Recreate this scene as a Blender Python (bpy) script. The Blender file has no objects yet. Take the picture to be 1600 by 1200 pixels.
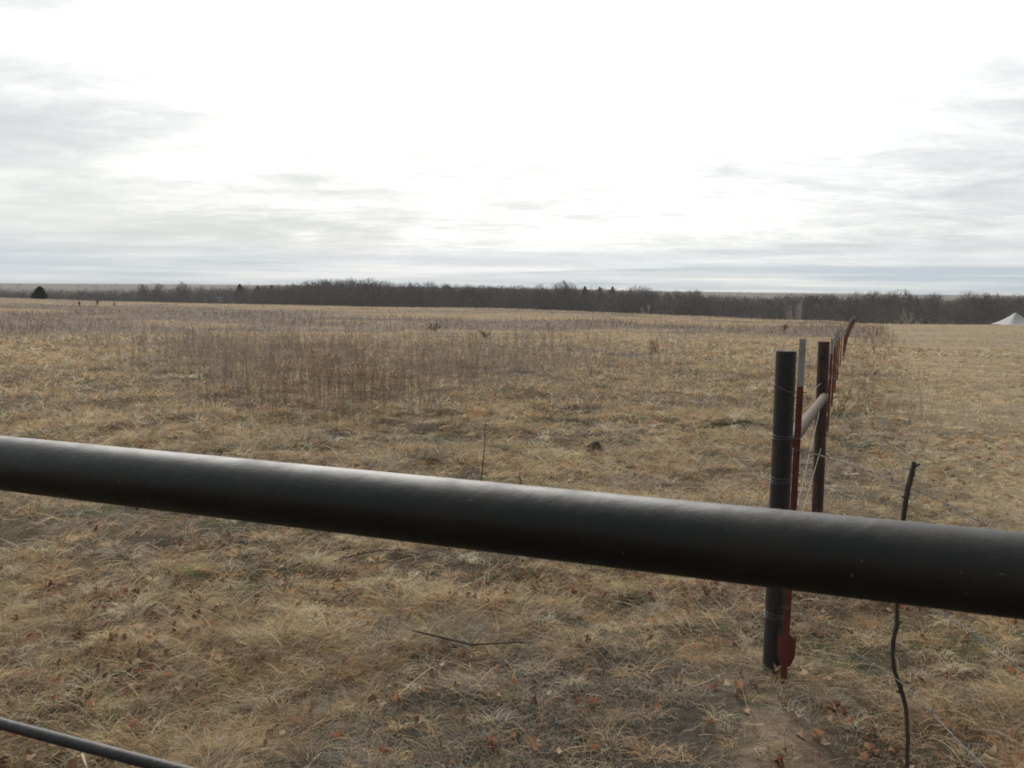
import bpy, math, random
import numpy as np
from mathutils import Vector, Matrix

scene = bpy.context.scene
COL = scene.collection
# ------------------------------------------------------------------ camera
W_PX, H_PX, F_PX = 1600.0, 1200.0, 1300.0
CAM_H = 1.70
PITCH, ROLL = math.radians(6.30), math.radians(0.465)
cam_d = bpy.data.cameras.new("camera")
cam = bpy.data.objects.new("camera", cam_d); COL.objects.link(cam)
CAM_M = Matrix.Translation((0, 0, CAM_H)) @ Matrix.Rotation(math.pi/2 - PITCH, 4, 'X') @ Matrix.Rotation(ROLL, 4, 'Z')
cam.matrix_world = CAM_M
cam_d.sensor_width = 36.0; cam_d.lens = 36.0*F_PX/W_PX
cam_d.clip_start = 0.05; cam_d.clip_end = 20000
cam_d.dof.use_dof = True; cam_d.dof.focus_distance = 9.0; cam_d.dof.aperture_fstop = 20.0
scene.camera = cam
scene.view_settings.view_transform = 'Standard'; scene.view_settings.look = 'None'
scene.view_settings.gamma = 1.0; scene.view_settings.exposure = 0.45
scene.cycles.filter_width = 1.9
scene.cycles.volume_bounces = 0
scene.cycles.max_bounces = 6; scene.cycles.diffuse_bounces = 3; scene.cycles.transparent_max_bounces = 6

SUN_AZ, SUN_EL = math.radians(-13.0), math.radians(36.0)      # azimuth measured from +Y towards +X
SUN_DIR = Vector((math.sin(SUN_AZ)*math.cos(SUN_EL), math.cos(SUN_AZ)*math.cos(SUN_EL), math.sin(SUN_EL)))
sd = bpy.data.lights.new("sun", 'SUN'); sd.energy = 2.2; sd.angle = math.radians(50); sd.color = (1.0, 0.95, 0.88)
sun = bpy.data.objects.new("sun", sd); COL.objects.link(sun)
sun.rotation_euler = (-SUN_DIR).to_track_quat('-Z', 'Y').to_euler()

# ---- node maths helper
class NG:
    def __init__(s, tree): s.t = tree; s.n = tree.nodes; s.l = tree.links
    def put(s, sock, v):
        if isinstance(v, bpy.types.NodeSocket): s.l.new(v, sock)
        elif v is not None: sock.default_value = v
    def m(s, op, a, b=None, c=None, clamp=False):
        n = s.n.new('ShaderNodeMath'); n.operation = op; n.use_clamp = clamp
        s.put(n.inputs[0], a); s.put(n.inputs[1], b)
        if c is not None: s.put(n.inputs[2], c)
        return n.outputs[0]
    def vm(s, op, a, b=None):
        n = s.n.new('ShaderNodeVectorMath'); n.operation = op
        s.put(n.inputs[0], a); s.put(n.inputs[1], b)
        return n.outputs['Value'] if op in ('DOT_PRODUCT', 'LENGTH') else n.outputs[0]
    def ramp(s, f, lo, hi, a=0.0, b=1.0):
        n = s.n.new('ShaderNodeMapRange'); n.interpolation_type = 'SMOOTHSTEP'; n.clamp = True
        s.put(n.inputs[0], f); n.inputs[1].default_value = lo; n.inputs[2].default_value = hi
        n.inputs[3].default_value = a; n.inputs[4].default_value = b
        return n.outputs[0]
    def mix(s, f, a, b, mode='MIX'):
        n = s.n.new('ShaderNodeMix'); n.data_type = 'RGBA'; n.blend_type = mode
        s.put(n.inputs[0], f)
        s.put(n.inputs[6], (*a, 1) if isinstance(a, tuple) and len(a) == 3 else a)
        s.put(n.inputs[7], (*b, 1) if isinstance(b, tuple) and len(b) == 3 else b)
        return n.outputs[2]
    def noise(s, vec, scale, detail=4, rough=0.55, dist=0.0, col=False):
        n = s.n.new('ShaderNodeTexNoise'); s.put(n.inputs['Vector'], vec)
        n.inputs['Scale'].default_value = scale; n.inputs['Detail'].default_value = detail
        n.inputs['Roughness'].default_value = rough; n.inputs['Distortion'].default_value = dist
        return n.outputs[1 if col else 0]
    def xyz(s, x, y, z):
        n = s.n.new('ShaderNodeCombineXYZ'); s.put(n.inputs[0], x); s.put(n.inputs[1], y); s.put(n.inputs[2], z)
        return n.outputs[0]

# ------------------------------------------------------------------ sky (world)
world = bpy.data.worlds.new("World"); scene.world = world; world.use_nodes = True
g = NG(world.node_tree); g.n.clear()
out = g.n.new('ShaderNodeOutputWorld'); bg = g.n.new('ShaderNodeBackground'); g.l.new(bg.outputs[0], out.inputs[0])
bg.inputs[1].default_value = 0.1
sky = g.n.new('ShaderNodeTexSky'); sky.sky_type = 'NISHITA'; sky.sun_disc = False
sky.sun_elevation = SUN_EL; sky.sun_rotation = SUN_AZ; sky.dust_density = 2.0
tc = g.n.new('ShaderNodeTexCoord'); d = g.vm('NORMALIZE', tc.outputs['Generated'])
sx = g.n.new('ShaderNodeSeparateXYZ'); g.l.new(d, sx.inputs[0]); X, Y, Z = sx.outputs
zc = g.m('MAXIMUM', Z, 0.0)
# thin stratus layer: the direction pierces a flat cloud sheet
den = g.m('ADD', zc, 0.10)
P = g.xyz(g.m('DIVIDE', X, den), g.m('DIVIDE', Y, den), 0.0)
Pw = g.vm('MULTIPLY', P, (0.85, 1.35, 1.0))
OFF = (12.3, 7.7, 4.0)
n1 = g.noise(g.vm('ADD', Pw, OFF), 0.55, 7, 0.62, 0.7)
n2 = g.noise(g.vm('ADD', Pw, (7.3, 2.1, 0.0)), 1.9, 6, 0.6, 0.5)
n3 = g.noise(g.vm('ADD', Pw, (1.3, 9.1, 4.0)), 7.0, 4, 0.6, 0.8)
cn = g.m('ADD', g.m('ADD', g.m('MULTIPLY', n1, 0.55), g.m('MULTIPLY', n2, 0.33)), g.m('MULTIPLY', n3, 0.12))
cn = g.m('SUBTRACT', cn, 0.5)
ang = g.m('ARCCOSINE', g.vm('DOT_PRODUCT', d, tuple(SUN_DIR)))           # radians from the veiled sun
bright_c = tuple(Vector((math.sin(math.radians(4))*math.cos(SUN_EL), math.cos(math.radians(4))*math.cos(SUN_EL), math.sin(SUN_EL))))   # thinnest cloud sits a little right of the sun
ang_n = g.m('ADD', g.m('ARCCOSINE', g.vm('DOT_PRODUCT', d, bright_c)), g.m('MULTIPLY', cn, -0.62))
glow = g.ramp(ang_n, math.radians(42.5), math.radians(27.5))
core = g.ramp(g.m('ARCCOSINE', g.vm('DOT_PRODUCT', d, (-0.085, 0.80, 0.594))), math.radians(30), math.radians(3))
thin = g.ramp(cn, -0.16, 0.14)
grey = g.mix(thin, (0.49, 0.51, 0.515), (0.655, 0.665, 0.66))
veil = g.mix(g.ramp(g.m('ADD', g.m('MULTIPLY', n2, 0.6), g.m('MULTIPLY', n3, 0.4)), 0.35, 0.62), (0.74, 0.74, 0.735), (0.88, 0.875, 0.865))
cloud = g.mix(glow, grey, veil)
cloud = g.mix(g.m('MULTIPLY', core, 1.0), cloud, (1.5, 1.48, 1.43))
# bluish clearer strip low over the horizon with thin bright streaks
st = g.noise(g.xyz(g.m('MULTIPLY', g.m('ARCTAN2', X, Y), 2.2), g.m('MULTIPLY', Z, 62.0), 3.0), 1.0, 5, 0.55, 0.35)
band = g.m('MULTIPLY', g.ramp(Z, 0.068, 0.020), 0.95)
strip = g.mix(g.ramp(st, 0.42, 0.66), (0.38, 0.445, 0.495), (0.66, 0.68, 0.685))
cloud = g.mix(g.m('MULTIPLY', band, g.ramp(st, 0.75, 0.35, 0.55, 1.0)), cloud, strip)
warm = g.m('MULTIPLY', g.ramp(g.noise(g.xyz(g.m('MULTIPLY', X, 2.0), g.m('MULTIPLY', Z, 110.0), 9.0), 1.0, 3), 0.56, 0.66), g.ramp(Z, 0.03, 0.008))
cloud = g.mix(g.m('MULTIPLY', warm, 0.6), cloud, (0.92, 0.89, 0.78))
below = g.ramp(Z, -0.002, -0.02)
cloud = g.mix(below, cloud, (0.25, 0.22, 0.18))
cl10 = g.vm('MULTIPLY', cloud, (10.0, 10.0, 10.0))
back = g.ramp(Y, 0.1, -0.4, 1.0, 0.34)
cl10 = g.vm('MULTIPLY', cl10, g.xyz(back, back, back))
fin = g.mix(0.96, sky.outputs[0], cl10)
g.l.new(fin, bg.inputs[0])

# ------------------------------------------------------------------ helpers
def tag(o, label=None, cat=None, group=None, kind=None):
    if label: o['label'] = label
    if cat: o['category'] = cat
    if group: o['group'] = group
    if kind: o['kind'] = kind
    return o
def empty(name, loc=(0, 0, 0), **k):
    o = bpy.data.objects.new(name, None); COL.objects.link(o); o.location = loc
    o.empty_display_size = 0.2
    return tag(o, **k)
def link(name, me, mat, parent=None):
    o = bpy.data.objects.new(name, me); COL.objects.link(o)
    if mat: me.materials.append(mat)
    if parent:
        o.parent = parent
        # parts are modelled in world space: bring them under their thing
        o.matrix_parent_inverse = Matrix.Translation(-Vector(parent.location))
    return o
def np_mesh(name, V, F, C=None, smooth=False):
    me = bpy.data.meshes.new(name)
    V = np.ascontiguousarray(V, dtype=np.float32).reshape(-1, 3); F = np.ascontiguousarray(F, dtype=np.int32)
    k = F.shape[1]; nf = len(F)
    me.vertices.add(len(V)); me.vertices.foreach_set('co', V.ravel())
    me.loops.add(nf*k); me.loops.foreach_set('vertex_index', F.ravel())
    me.polygons.add(nf); me.polygons.foreach_set('loop_start', np.arange(0, nf*k, k, dtype=np.int32))
    if smooth: me.polygons.foreach_set('use_smooth', np.ones(nf, dtype=bool))
    if C is not None:
        a = me.color_attributes.new('tone', 'FLOAT_COLOR', 'POINT')
        C4 = np.ones((len(V), 4), dtype=np.float32); C4[:, :3] = C
        a.data.foreach_set('color', C4.ravel())
    me.update(calc_edges=True)
    return me
def cam_ray(px, py):
    v = Vector(((px-W_PX/2)/F_PX, -(py-H_PX/2)/F_PX, -1.0))
    return (CAM_M.to_3x3() @ v)
def at_y(px, py, yy):            # world point seen at a pixel, at forward distance yy
    r = cam_ray(px, py); t = yy/r.y
    return Vector((0, 0, CAM_H)) + r*t
def frames(pts):
    P = [Vector(p) for p in pts]; T = []
    for i in range(len(P)):
        a = P[max(i-1, 0)]; b = P[min(i+1, len(P)-1)]; T.append((b-a).normalized())
    up = Vector((0, 0, 1)) if abs(T[0].z) < 0.9 else Vector((1, 0, 0))
    N = []; n = (up - T[0]*up.dot(T[0])).normalized()
    for t in T:
        n = (n - t*n.dot(t)).normalized(); N.append(n)
    return P, T, N
def tube(pts, rad, sides=8, cap=True):
    """verts, quads of a tube through pts; rad a number or a list"""
    P, T, N = frames(pts); V = []; F = []
    for i, (p, t, n) in enumerate(zip(P, T, N)):
        r = rad[i] if hasattr(rad, '__len__') else rad; b = t.cross(n)
        for k in range(sides):
            a = 2*math.pi*k/sides; V.append(p + (n*math.cos(a)+b*math.sin(a))*r)
    for i in range(len(P)-1):
        for k in range(sides):
            F.append([i*sides+k, i*sides+(k+1) % sides, (i+1)*sides+(k+1) % sides, (i+1)*sides+k])
    if cap:
        F.append(list(range(sides))[::-1]); F.append([(len(P)-1)*sides+k for k in range(sides)])
    return V, F
class MB:
    def __init__(s): s.v = []; s.f = []
    def add(s, V, F):
        o = len(s.v); s.v += [tuple(v) for v in V]; s.f += [[i+o for i in f] for f in F]; return s
    def tube(s, *a, **k): return s.add(*tube(*a, **k))
    def box(s, c, e, M=None):
        V = [Vector((x*e[0]/2, y*e[1]/2, z*e[2]/2)) for x in (-1, 1) for y in (-1, 1) for z in (-1, 1)]
        if M: V = [M @ v for v in V]
        V = [v+Vector(c) for v in V]
        return s.add(V, [[0, 1, 3, 2], [4, 6, 7, 5], [0, 4, 5, 1], [2, 3, 7, 6], [0, 2, 6, 4], [1, 5, 7, 3]])
    def prism(s, poly, z0, z1, M=None):
        n = len(poly); V = [Vector((x, y, z)) for z in (z0, z1) for x, y in poly]
        if M: V = [M @ v for v in V]
        F = [[i, (i+1) % n, n+(i+1) % n, n+i] for i in range(n)] + [list(range(n))[::-1], list(range(n, 2*n))]
        return s.add(V, F)
    def build(s, name, mat, parent=None, smooth=True, ang=40):
        me = bpy.data.meshes.new(name); me.from_pydata(s.v, [], s.f); me.update()
        if smooth:
            me.polygons.foreach_set('use_smooth', [True]*len(me.polygons))
            me.set_sharp_from_angle(angle=math.radians(ang))
        return link(name, me, mat, parent)

# ---- numpy value noise
def _h(ix, iy, s):
    n = (ix.astype(np.int64)*374761393 + iy.astype(np.int64)*668265263 + s*1442695041) & 0x7fffffff
    n = ((n ^ (n >> 13))*1274126177) & 0x7fffffff
    return ((n ^ (n >> 16)) & 0xffff)/65535.0
def vn(x, y, s=0):
    x = np.asarray(x, dtype=np.float64); y = np.asarray(y, dtype=np.float64)
    ix = np.floor(x); iy = np.floor(y); fx = x-ix; fy = y-iy
    fx = fx*fx*(3-2*fx); fy = fy*fy*(3-2*fy)
    a = _h(ix, iy, s); b = _h(ix+1, iy, s); c = _h(ix, iy+1, s); dd = _h(ix+1, iy+1, s)
    return (a*(1-fx)+b*fx)*(1-fy) + (c*(1-fx)+dd*fx)*fy
def fbm(x, y, s=0, o=4):
    t = 0; amp = 0.5; tot = 0; ca, sa = math.cos(0.6), math.sin(0.6)
    for i in range(o):
        t = t+amp*vn(x, y, s+i*17); tot += amp; amp *= 0.5
        x, y = (x*ca-y*sa)*2.03+3.1, (x*sa+y*ca)*2.03-1.7
    return t/tot
def drift(x, y): return 0.55*fbm(x/24., y/13., 35, 3)+0.45*fbm(x/6.5, y/6.5, 37, 3)
def ss(x, a, b):
    t = np.clip((x-a)/(b-a), 0, 1); return t*t*(3-2*t)

# ------------------------------------------------------------------ terrain
_px = np.array([-400, 0, 150, 300, 470, 600, 800, 900, 1000, 1100, 1200, 1285, 1318, 1345, 1400, 1600, 2100.])
_edge = np.array([463, 465, 470, 474.5, 478, 481.5, 484.5, 488, 493, 497.5, 501.5, 503.5, 506, 509, 509.5, 511, 513.])
_th = np.arctan((_px-800)/F_PX)
_hor = 450+13*_px/1600.0
_dep = (_edge-_hor)*np.cos(_th)/F_PX*0.99
_dc = np.interp(_px, [-400, 0, 600, 1000, 1290, 2100], [200, 190, 140, 112, 88, 88])
_hill = np.interp(_px, [-400, 0, 400, 800, 1100, 1250, 1450, 2100], [6, 6.5, 8.5, 6, 3.2, 2, 1.2, 1])
def fence_s(x, y):          # signed distance right of the long fence line
    return (x-FA[0])*FN[0] + (y-FA[1])*FN[1]
FA = (1.20, 3.66); FB = (2.42, 6.45)
_v = Vector((FB[0]-FA[0], FB[1]-FA[1])).normalized()
FDIR = (_v.x, _v.y); FN = (_v.y, -_v.x)
def ground_z(x, y, fine=True):
    x = np.asarray(x, dtype=np.float64); y = np.asarray(y, dtype=np.float64)
    d = np.hypot(x, y); th = np.arctan2(x, y)
    dep = np.interp(th, _th, _dep); dc = np.interp(th, _th, _dc); hl = np.interp(th, _th, _hill)
    zc = CAM_H - dep*dc
    z = zc*np.minimum(d/dc, 1.0)**2
    z = z - 8.5*ss(d, dc, dc+130)
    hz = CAM_H + hl/F_PX*2400*0.95
    t = ss(d, 480, 2500)
    z = z*(1-t) + hz*t - 30*ss(d, 2500, 2900)
    und = (fbm(x/14.0, y/14.0, 5, 3)-0.5)*0.30*ss(d, 8, 30) + (fbm(x/45., y/45., 8, 3)-0.5)*0.5*ss(d, 60, 130)
    far = (fbm(x/260., y/260., 11, 3)-0.5)*9*ss(d, 500, 900)*(1-ss(d, 1800, 2400))
    z = z + und*(1-ss(d, 110, 200)) + far
    if fine:
        w = 1-ss(d, 14, 40)
        right = ss(fence_s(x, y), 0.2, 1.2)
        a = 1-0.5*right
        z = z + w*a*((fbm(x/0.55, y/0.55, 21, 3)-0.5)*0.17 + (fbm(x/2.1, y/2.1, 25, 2)-0.5)*0.14 + (vn(x/0.13, y/0.13, 27)-0.5)*0.03*(1-ss(d, 5, 9)))
        z = z - 0.05*w
    z0 = z; fw = np.exp(-(((x-1.15)/0.55)**2+((y-3.45)/0.6)**2)); z = z*(1-fw)+fw*(0.035+0.35*z0)
    z = z-0.13*np.exp(-(((x-1.55)/0.40)**2+((y-2.75)/0.45)**2))
    return z
def gz(x, y): return float(ground_z(np.array([x]), np.array([y]))[0])

# ------------------------------------------------------------------ materials
def pmat(name, base=(0.2, 0.2, 0.2), rough=0.7, spec=0.4, metal=0.0):
    m = bpy.data.materials.new(name); m.use_nodes = True; g = NG(m.node_tree)
    b = g.n['Principled BSDF']; b.inputs['Base Color'].default_value = (*base, 1)
    b.inputs['Roughness'].default_value = rough; b.inputs['Metallic'].default_value = metal
    b.inputs['Specular IOR Level'].default_value = spec
    return m, g, b
def bump(g, b, h, strength, dist):
    n = g.n.new('ShaderNodeBump'); g.l.new(h, n.inputs['Height']); n.inputs['Strength'].default_value = strength
    n.inputs['Distance'].default_value = dist; g.l.new(n.outputs[0], b.inputs['Normal'])
def opos(g): return g.n.new('ShaderNodeNewGeometry').outputs['Position']

def blade_mat(name, transl=0.35, rough=0.9):
    m = bpy.data.materials.new(name); m.use_nodes = True; g = NG(m.node_tree); g.n.clear()
    o = g.n.new('ShaderNodeOutputMaterial'); a = g.n.new('ShaderNodeAttribute'); a.attribute_name = 'tone'
    df = g.n.new('ShaderNodeBsdfDiffuse'); tr = g.n.new('ShaderNodeBsdfTranslucent'); mx = g.n.new('ShaderNodeMixShader')
    g.l.new(a.outputs[0], df.inputs[0]); g.l.new(a.outputs[0], tr.inputs[0]); mx.inputs[0].default_value = transl
    g.l.new(df.outputs[0], mx.inputs[1]); g.l.new(tr.outputs[0], mx.inputs[2]); g.l.new(mx.outputs[0], o.inputs[0])
    return m
M_blade = blade_mat('dry_blades', 0.45); M_leaf = blade_mat('dead_leaves', 0.2); M_twig = blade_mat('twigs', 0.1)

M_ground, g, b = pmat('ground_soil_and_thatch', rough=0.95, spec=0.1)
a = g.n.new('ShaderNodeAttribute'); a.attribute_name = 'tone'
pos = opos(g)
nf = g.noise(pos, 22.0, 5, 0.7); nm = g.noise(pos, 2.2, 5, 0.65); nl = g.noise(pos, 0.16, 5, 0.6)
c = g.mix(g.ramp(nf, 0.3, 0.72), (0.62, 0.6, 0.56), (1.3, 1.28, 1.22))
c2 = g.mix(g.ramp(nm, 0.32, 0.7), (0.72, 0.72, 0.73), (1.22, 1.2, 1.16))
c3 = g.mix(g.ramp(nl, 0.3, 0.7), (0.85, 0.86, 0.88), (1.14, 1.12, 1.08))
cc = g.mix(1.0, g.mix(1.0, g.mix(1.0, a.outputs[0], c, 'MULTIPLY'), c2, 'MULTIPLY'), c3, 'MULTIPLY')
g.l.new(cc, b.inputs['Base Color']); bump(g, b, nf, 0.6, 0.03)

# dark paint with orange peel, runs and a little dust
M_rail, g, b = pmat('dark_gloss_paint_on_rail', rough=0.5, spec=0.5)
pos = opos(g)
dust = g.ramp(g.noise(pos, 9.0, 5, 0.6), 0.42, 0.75)
c = g.mix(dust, (0.008, 0.0083, 0.0083), (0.020, 0.018, 0.0175))
spk = g.ramp(g.noise(pos, 110.0, 2, 0.5), 0.735, 0.765)
c = g.mix(spk, c, (0.11, 0.10, 0.095)); g.l.new(c, b.inputs['Base Color'])
g.l.new(g.m('ADD', 0.45, g.m('MULTIPLY', dust, 0.16)), b.inputs['Roughness'])
vo = g.n.new('ShaderNodeTexVoronoi'); vo.inputs['Scale'].default_value = 14.0; vo.feature = 'DISTANCE_TO_EDGE'
g.l.new(g.vm('ADD', g.vm('MULTIPLY', pos, (0.5, 0.5, 2.5)), g.vm('MULTIPLY', g.noise(pos, 12, 3, col=True), (0.25, 0.25, 0.25))), vo.inputs['Vector'])
runs = g.ramp(vo.outputs[0], 0.0, 0.03, 1.0, 0.0)
h = g.m('ADD', g.m('MULTIPLY', g.noise(pos, 7.0, 3, 0.6), 3.5), g.m('ADD', g.m('MULTIPLY', g.noise(pos, 260, 3, 0.6), 0.30), g.m('MULTIPLY', g.noise(pos, 45, 3, 0.6), 0.7)), g.m('MULTIPLY', runs, 0.12))
bump(g, b, h, 0.6, 0.0018)

def pipe_mat(name, dark, rust, amount, rough=0.6):
    m, g, b = pmat(name, rough=rough, spec=0.35)
    pos = opos(g); n = g.noise(g.vm('MULTIPLY', pos, (1, 1, 0.45)), 14, 6, 0.65)
    c = g.mix(g.ramp(n, 0.62-amount, 0.8-amount*0.6), dark, rust)
    fine = g.noise(pos, 90, 3, 0.6); c = g.mix(g.m('MULTIPLY', g.ramp(fine, 0.5, 0.8), 0.35), c, (0.16, 0.14, 0.12))
    g.l.new(c, b.inputs['Base Color']); bump(g, b, g.noise(pos, 60, 5, 0.65), 0.5, 0.003)
    return m
M_pipe_dark = pipe_mat('weathered_dark_pipe', (0.030, 0.031, 0.031), (0.085, 0.045, 0.033), 0.08)
M_pipe_rust = pipe_mat('rust_brown_pipe', (0.032, 0.027, 0.026), (0.105, 0.045, 0.032), 0.20)
M_brace = pipe_mat('pinkish_primer_pipe', (0.105, 0.075, 0.060), (0.07, 0.046, 0.036), 0.05, 0.75)
M_red_far = pipe_mat('red_oxide_steel_far', (0.185, 0.042, 0.032), (0.12, 0.04, 0.03), 0.1, 0.6)
M_red = pipe_mat('red_oxide_steel', (0.135, 0.032, 0.024), (0.075, 0.034, 0.026), 0.12, 0.55)
M_tip = pipe_mat('grey_white_steel_tip', (0.33, 0.345, 0.35), (0.17, 0.175, 0.18), 0.12, 0.6)
M_wire = pipe_mat('galvanised_wire', (0.125, 0.132, 0.135), (0.12, 0.12, 0.12), 0.1, 0.5)
M_rod = pipe_mat('dull_black_rod', (0.035, 0.035, 0.037), (0.06, 0.055, 0.052), 0.1, 0.5)
M_stick = pipe_mat('grey_brown_bark_stick', (0.060, 0.050, 0.040), (0.12, 0.10, 0.085), 0.15, 0.9)
M_white = pipe_mat('white_canvas', (0.36, 0.365, 0.37), (0.30, 0.31, 0.32), 0.1, 0.8)
M_bark = pipe_mat('grey_bark', (0.060, 0.053, 0.048), (0.09, 0.08, 0.07), 0.1, 0.95)
M_bark_pale = pipe_mat('pale_bark', (0.46, 0.43, 0.38), (0.24, 0.21, 0.18), 0.1, 0.9)

# ------------------------------------------------------------------ ground sheet
rs = np.random.RandomState(7)
th_f = np.radians(np.arange(-46, 46.01, 0.16)); th_c = np.radians(np.arange(50, 310.1, 4.0))
TH = np.concatenate([th_f, th_c])
RR = [0.25]
while RR[-1] < 2700: RR.append(RR[-1]*(1.013 if 1.6 < RR[-1] < 60 else 1.035) + 0.0)
RR = np.array(RR); nr, nt = len(RR), len(TH)
RG, TG = np.meshgrid(RR, TH, indexing='ij'); GX = RG*np.sin(TG); GY = RG*np.cos(TG)
GZ = ground_z(GX, GY)
def ground_tone(x, y):
    """own colour of thatch and soil (no light or shade)"""
    d = np.hypot(x, y); s = fence_s(x, y); right = ss(s, -0.3, 1.5)
    n1 = fbm(x/3.2, y/3.2, 31, 4); n2 = fbm(x/0.8, y/0.8, 33, 3); n3 = drift(x, y)
    tan = np.array([0.255, 0.190, 0.118]); gry = np.array([0.150, 0.130, 0.108]); brn = np.array([0.185, 0.135, 0.098])
    grn = np.array([0.115, 0.12, 0.06]); rtan = np.array([0.285, 0.228, 0.152]); pur = np.array([0.165, 0.132, 0.112])
    def L(a, b, t): return a*(1-t[..., None]) + b*t[..., None]
    c = L(np.broadcast_to(tan, x.shape+(3,)), gry, ss(n1, 0.42, 0.68))
    c = L(c, brn, ss(n2, 0.5, 0.75)*0.7)
    c = L(c, grn, ss(fbm(x/0.8, y/0.8, 71, 3), 0.56, 0.70)*0.8*(1-ss(d, 10, 25)))
    c = L(c, pur, ss(n3, 0.43, 0.55)*ss(d, 14, 40)*(1-right)*0.9)
    c = L(c, np.broadcast_to(rtan, c.shape), right*ss(d, 4, 9)*(0.75+0.25*(1-n1)))
    sp = np.exp(-(((x-1.06)/0.24)**2 + ((y-3.02)/0.30)**2)) * (0.2+1.6*fbm(x/0.13, y/0.13, 143, 3))
    c = L(c, np.broadcast_to(np.array([0.215, 0.165, 0.125]), c.shape), np.clip(ss(sp, 0.3, 0.7), 0, 1))
    hillc = np.array([0.125, 0.092, 0.068])*(0.7+0.6*fbm(x/180., y/60., 53, 3)[..., None])
    c = L(c, np.broadcast_to(hillc, c.shape), ss(d, 420, 600))
    c = c*(0.85+0.3*fbm(x/120., y/120., 47, 3)[..., None])
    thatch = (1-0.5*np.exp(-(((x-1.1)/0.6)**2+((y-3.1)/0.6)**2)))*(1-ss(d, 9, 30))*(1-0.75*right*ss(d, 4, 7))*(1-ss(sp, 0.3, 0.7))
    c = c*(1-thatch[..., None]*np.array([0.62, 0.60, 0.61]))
    return c
GC = ground_tone(GX, GY)
V = np.stack([GX, GY, GZ], -1).reshape(-1, 3); Cc = GC.reshape(-1, 3)
V = np.vstack([V, [[0, 0, gz(0.01, 0.01)]]]); Cc = np.vstack([Cc, Cc[:1]])
i, j = np.meshgrid(np.arange(nr-1), np.arange(nt), indexing='ij'); j2 = (j+1) % nt
F = np.stack([i*nt+j, (i+1)*nt+j, (i+1)*nt+j2, i*nt+j2], -1).reshape(-1, 4)
F = np.vstack([F, np.stack([np.full(nt, nr*nt), np.arange(nt), (np.arange(nt)+1) % nt, (np.arange(nt)+1) % nt], -1)[:0]])
me = np_mesh('ground', V, F, Cc, smooth=True)
ground = tag(link('ground', me, M_ground), kind='structure')

# ------------------------------------------------------------------ ribbons (grass, stalks, twigs)
def ribbons(P, w, color, up_bias=0.0, rnd=rs):
    """P (n,s,3) centre lines, w (n,s) half widths, color (n,3) -> verts, quads, colours"""
    n, s, _ = P.shape
    T = P[:, -1]-P[:, 0]; T /= np.linalg.norm(T, axis=1, keepdims=True)+1e-9
    R = rnd.normal(size=(n, 3)); R[:, 2] *= 0.35
    S = np.cross(T, R); S /= np.linalg.norm(S, axis=1, keepdims=True)+1e-9
    A = P - S[:, None]*w[..., None]; B = P + S[:, None]*w[..., None]
    V = np.stack([A, B], 2).reshape(-1, 3)
    base = (np.arange(n)*s*2)[:, None] + (np.arange(s-1)*2)[None]
    F = np.stack([base, base+1, base+3, base+2], -1).reshape(-1, 4)
    C = np.repeat(color, s*2, axis=0)
    return V, F, C
def pick(x, y, dens):
    k = rs.rand(len(x)) < dens; return x[k], y[k]
def scatter(n, d0, d1, half_deg, side=None, power=1.0, clump=None):
    """random points in a sector in front of the camera, even per area for power 1"""
    u = rs.rand(n); d = np.sqrt(d0**2 + u*(d1**2-d0**2)) if power == 1.0 else d0*(d1/d0)**u
    t = np.radians((rs.rand(n)*2-1)*half_deg)
    return d*np.sin(t), d*np.cos(t)
PAL = np.array([[0.51, 0.385, 0.235], [0.62, 0.51, 0.36], [0.30, 0.25, 0.19], [0.33, 0.31, 0.275], [0.30, 0.165, 0.09], [0.13, 0.155, 0.06], [0.13, 0.10, 0.075]])
def blade_colors(x, y, kind=None):
    n = len(x); d = np.hypot(x, y); right = ss(fence_s(x, y), -0.2, 1.4)*ss(d, 4, 9)
    n1 = fbm(x/1.6, y/1.6, 61, 3); n2 = fbm(x/0.45, y/0.45, 63, 3); n3 = fbm(x/0.9, y/0.9, 67, 3); n4 = drift(x, y)
    w = np.stack([0.9+2.2*ss(n1, 0.4, 0.65), 0.45+0.8*ss(n2, .5, .7), 0.7+1.4*ss(n3, .45, .7), 0.35+2.6*ss(n1, 0.56, 0.36)*ss(n2, .35, .6),
                  0.22+1.1*ss(n2, 0.6, 0.75), 0.08+1.9*ss(fbm(x/0.8, y/0.8, 71, 3), .57, .70)*(1-ss(d, 12, 30)), 0.35+0.6*ss(n3, .6, .75)], 1)
    far = ss(d, 14, 40)[:, None]*(1-right)[:, None]
    pw = ss(n4+0.25*(fbm(x/4., y/4., 151, 2)-0.5), 0.43, 0.55)[:, None]
    w = w*(1-far) + far*(np.array([[2.6, 0.9, 0.3, 0.1, 0.1, 0, 0.1]])*(1-pw) + np.array([[0.15, 0.1, 1.2, 1.2, 0.45, 0, 0.9]])*pw)
    r = np.array([[1.3, 1.0, 0.8, 0.45, 0.10, 0.02, 0.12]])
    w = w*(1-right[:, None]) + r*right[:, None]
    c = np.cumsum(w, 1); c /= c[:, -1:]
    k = (rs.rand(n)[:, None] > c).sum(1); k = np.minimum(k, 6)
    wn = w/w.sum(1, keepdims=True); mean = wn @ PAL; bl = (0.65*ss(d, 18, 80))[:, None]
    col = (PAL[k]*(1-bl)+mean*bl)*(0.78+0.62*(rs.rand(n, 1)*(1-bl)+0.5*bl))*(1+0.08*rs.normal(size=(n, 3))*np.array([1, 0.5, 1]))
    return np.clip(col, 0.01, 0.85)
def soil(x, y):   # where bare soil keeps the grass off
    return np.clip(1.7*np.exp(-(((x-1.06)/0.22)**2 + ((y-3.02)/0.30)**2))*(0.35+1.1*ss(fbm(x/0.13, y/0.13, 141, 3), 0.3, 0.6))-0.5, 0, 0.92)
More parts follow.
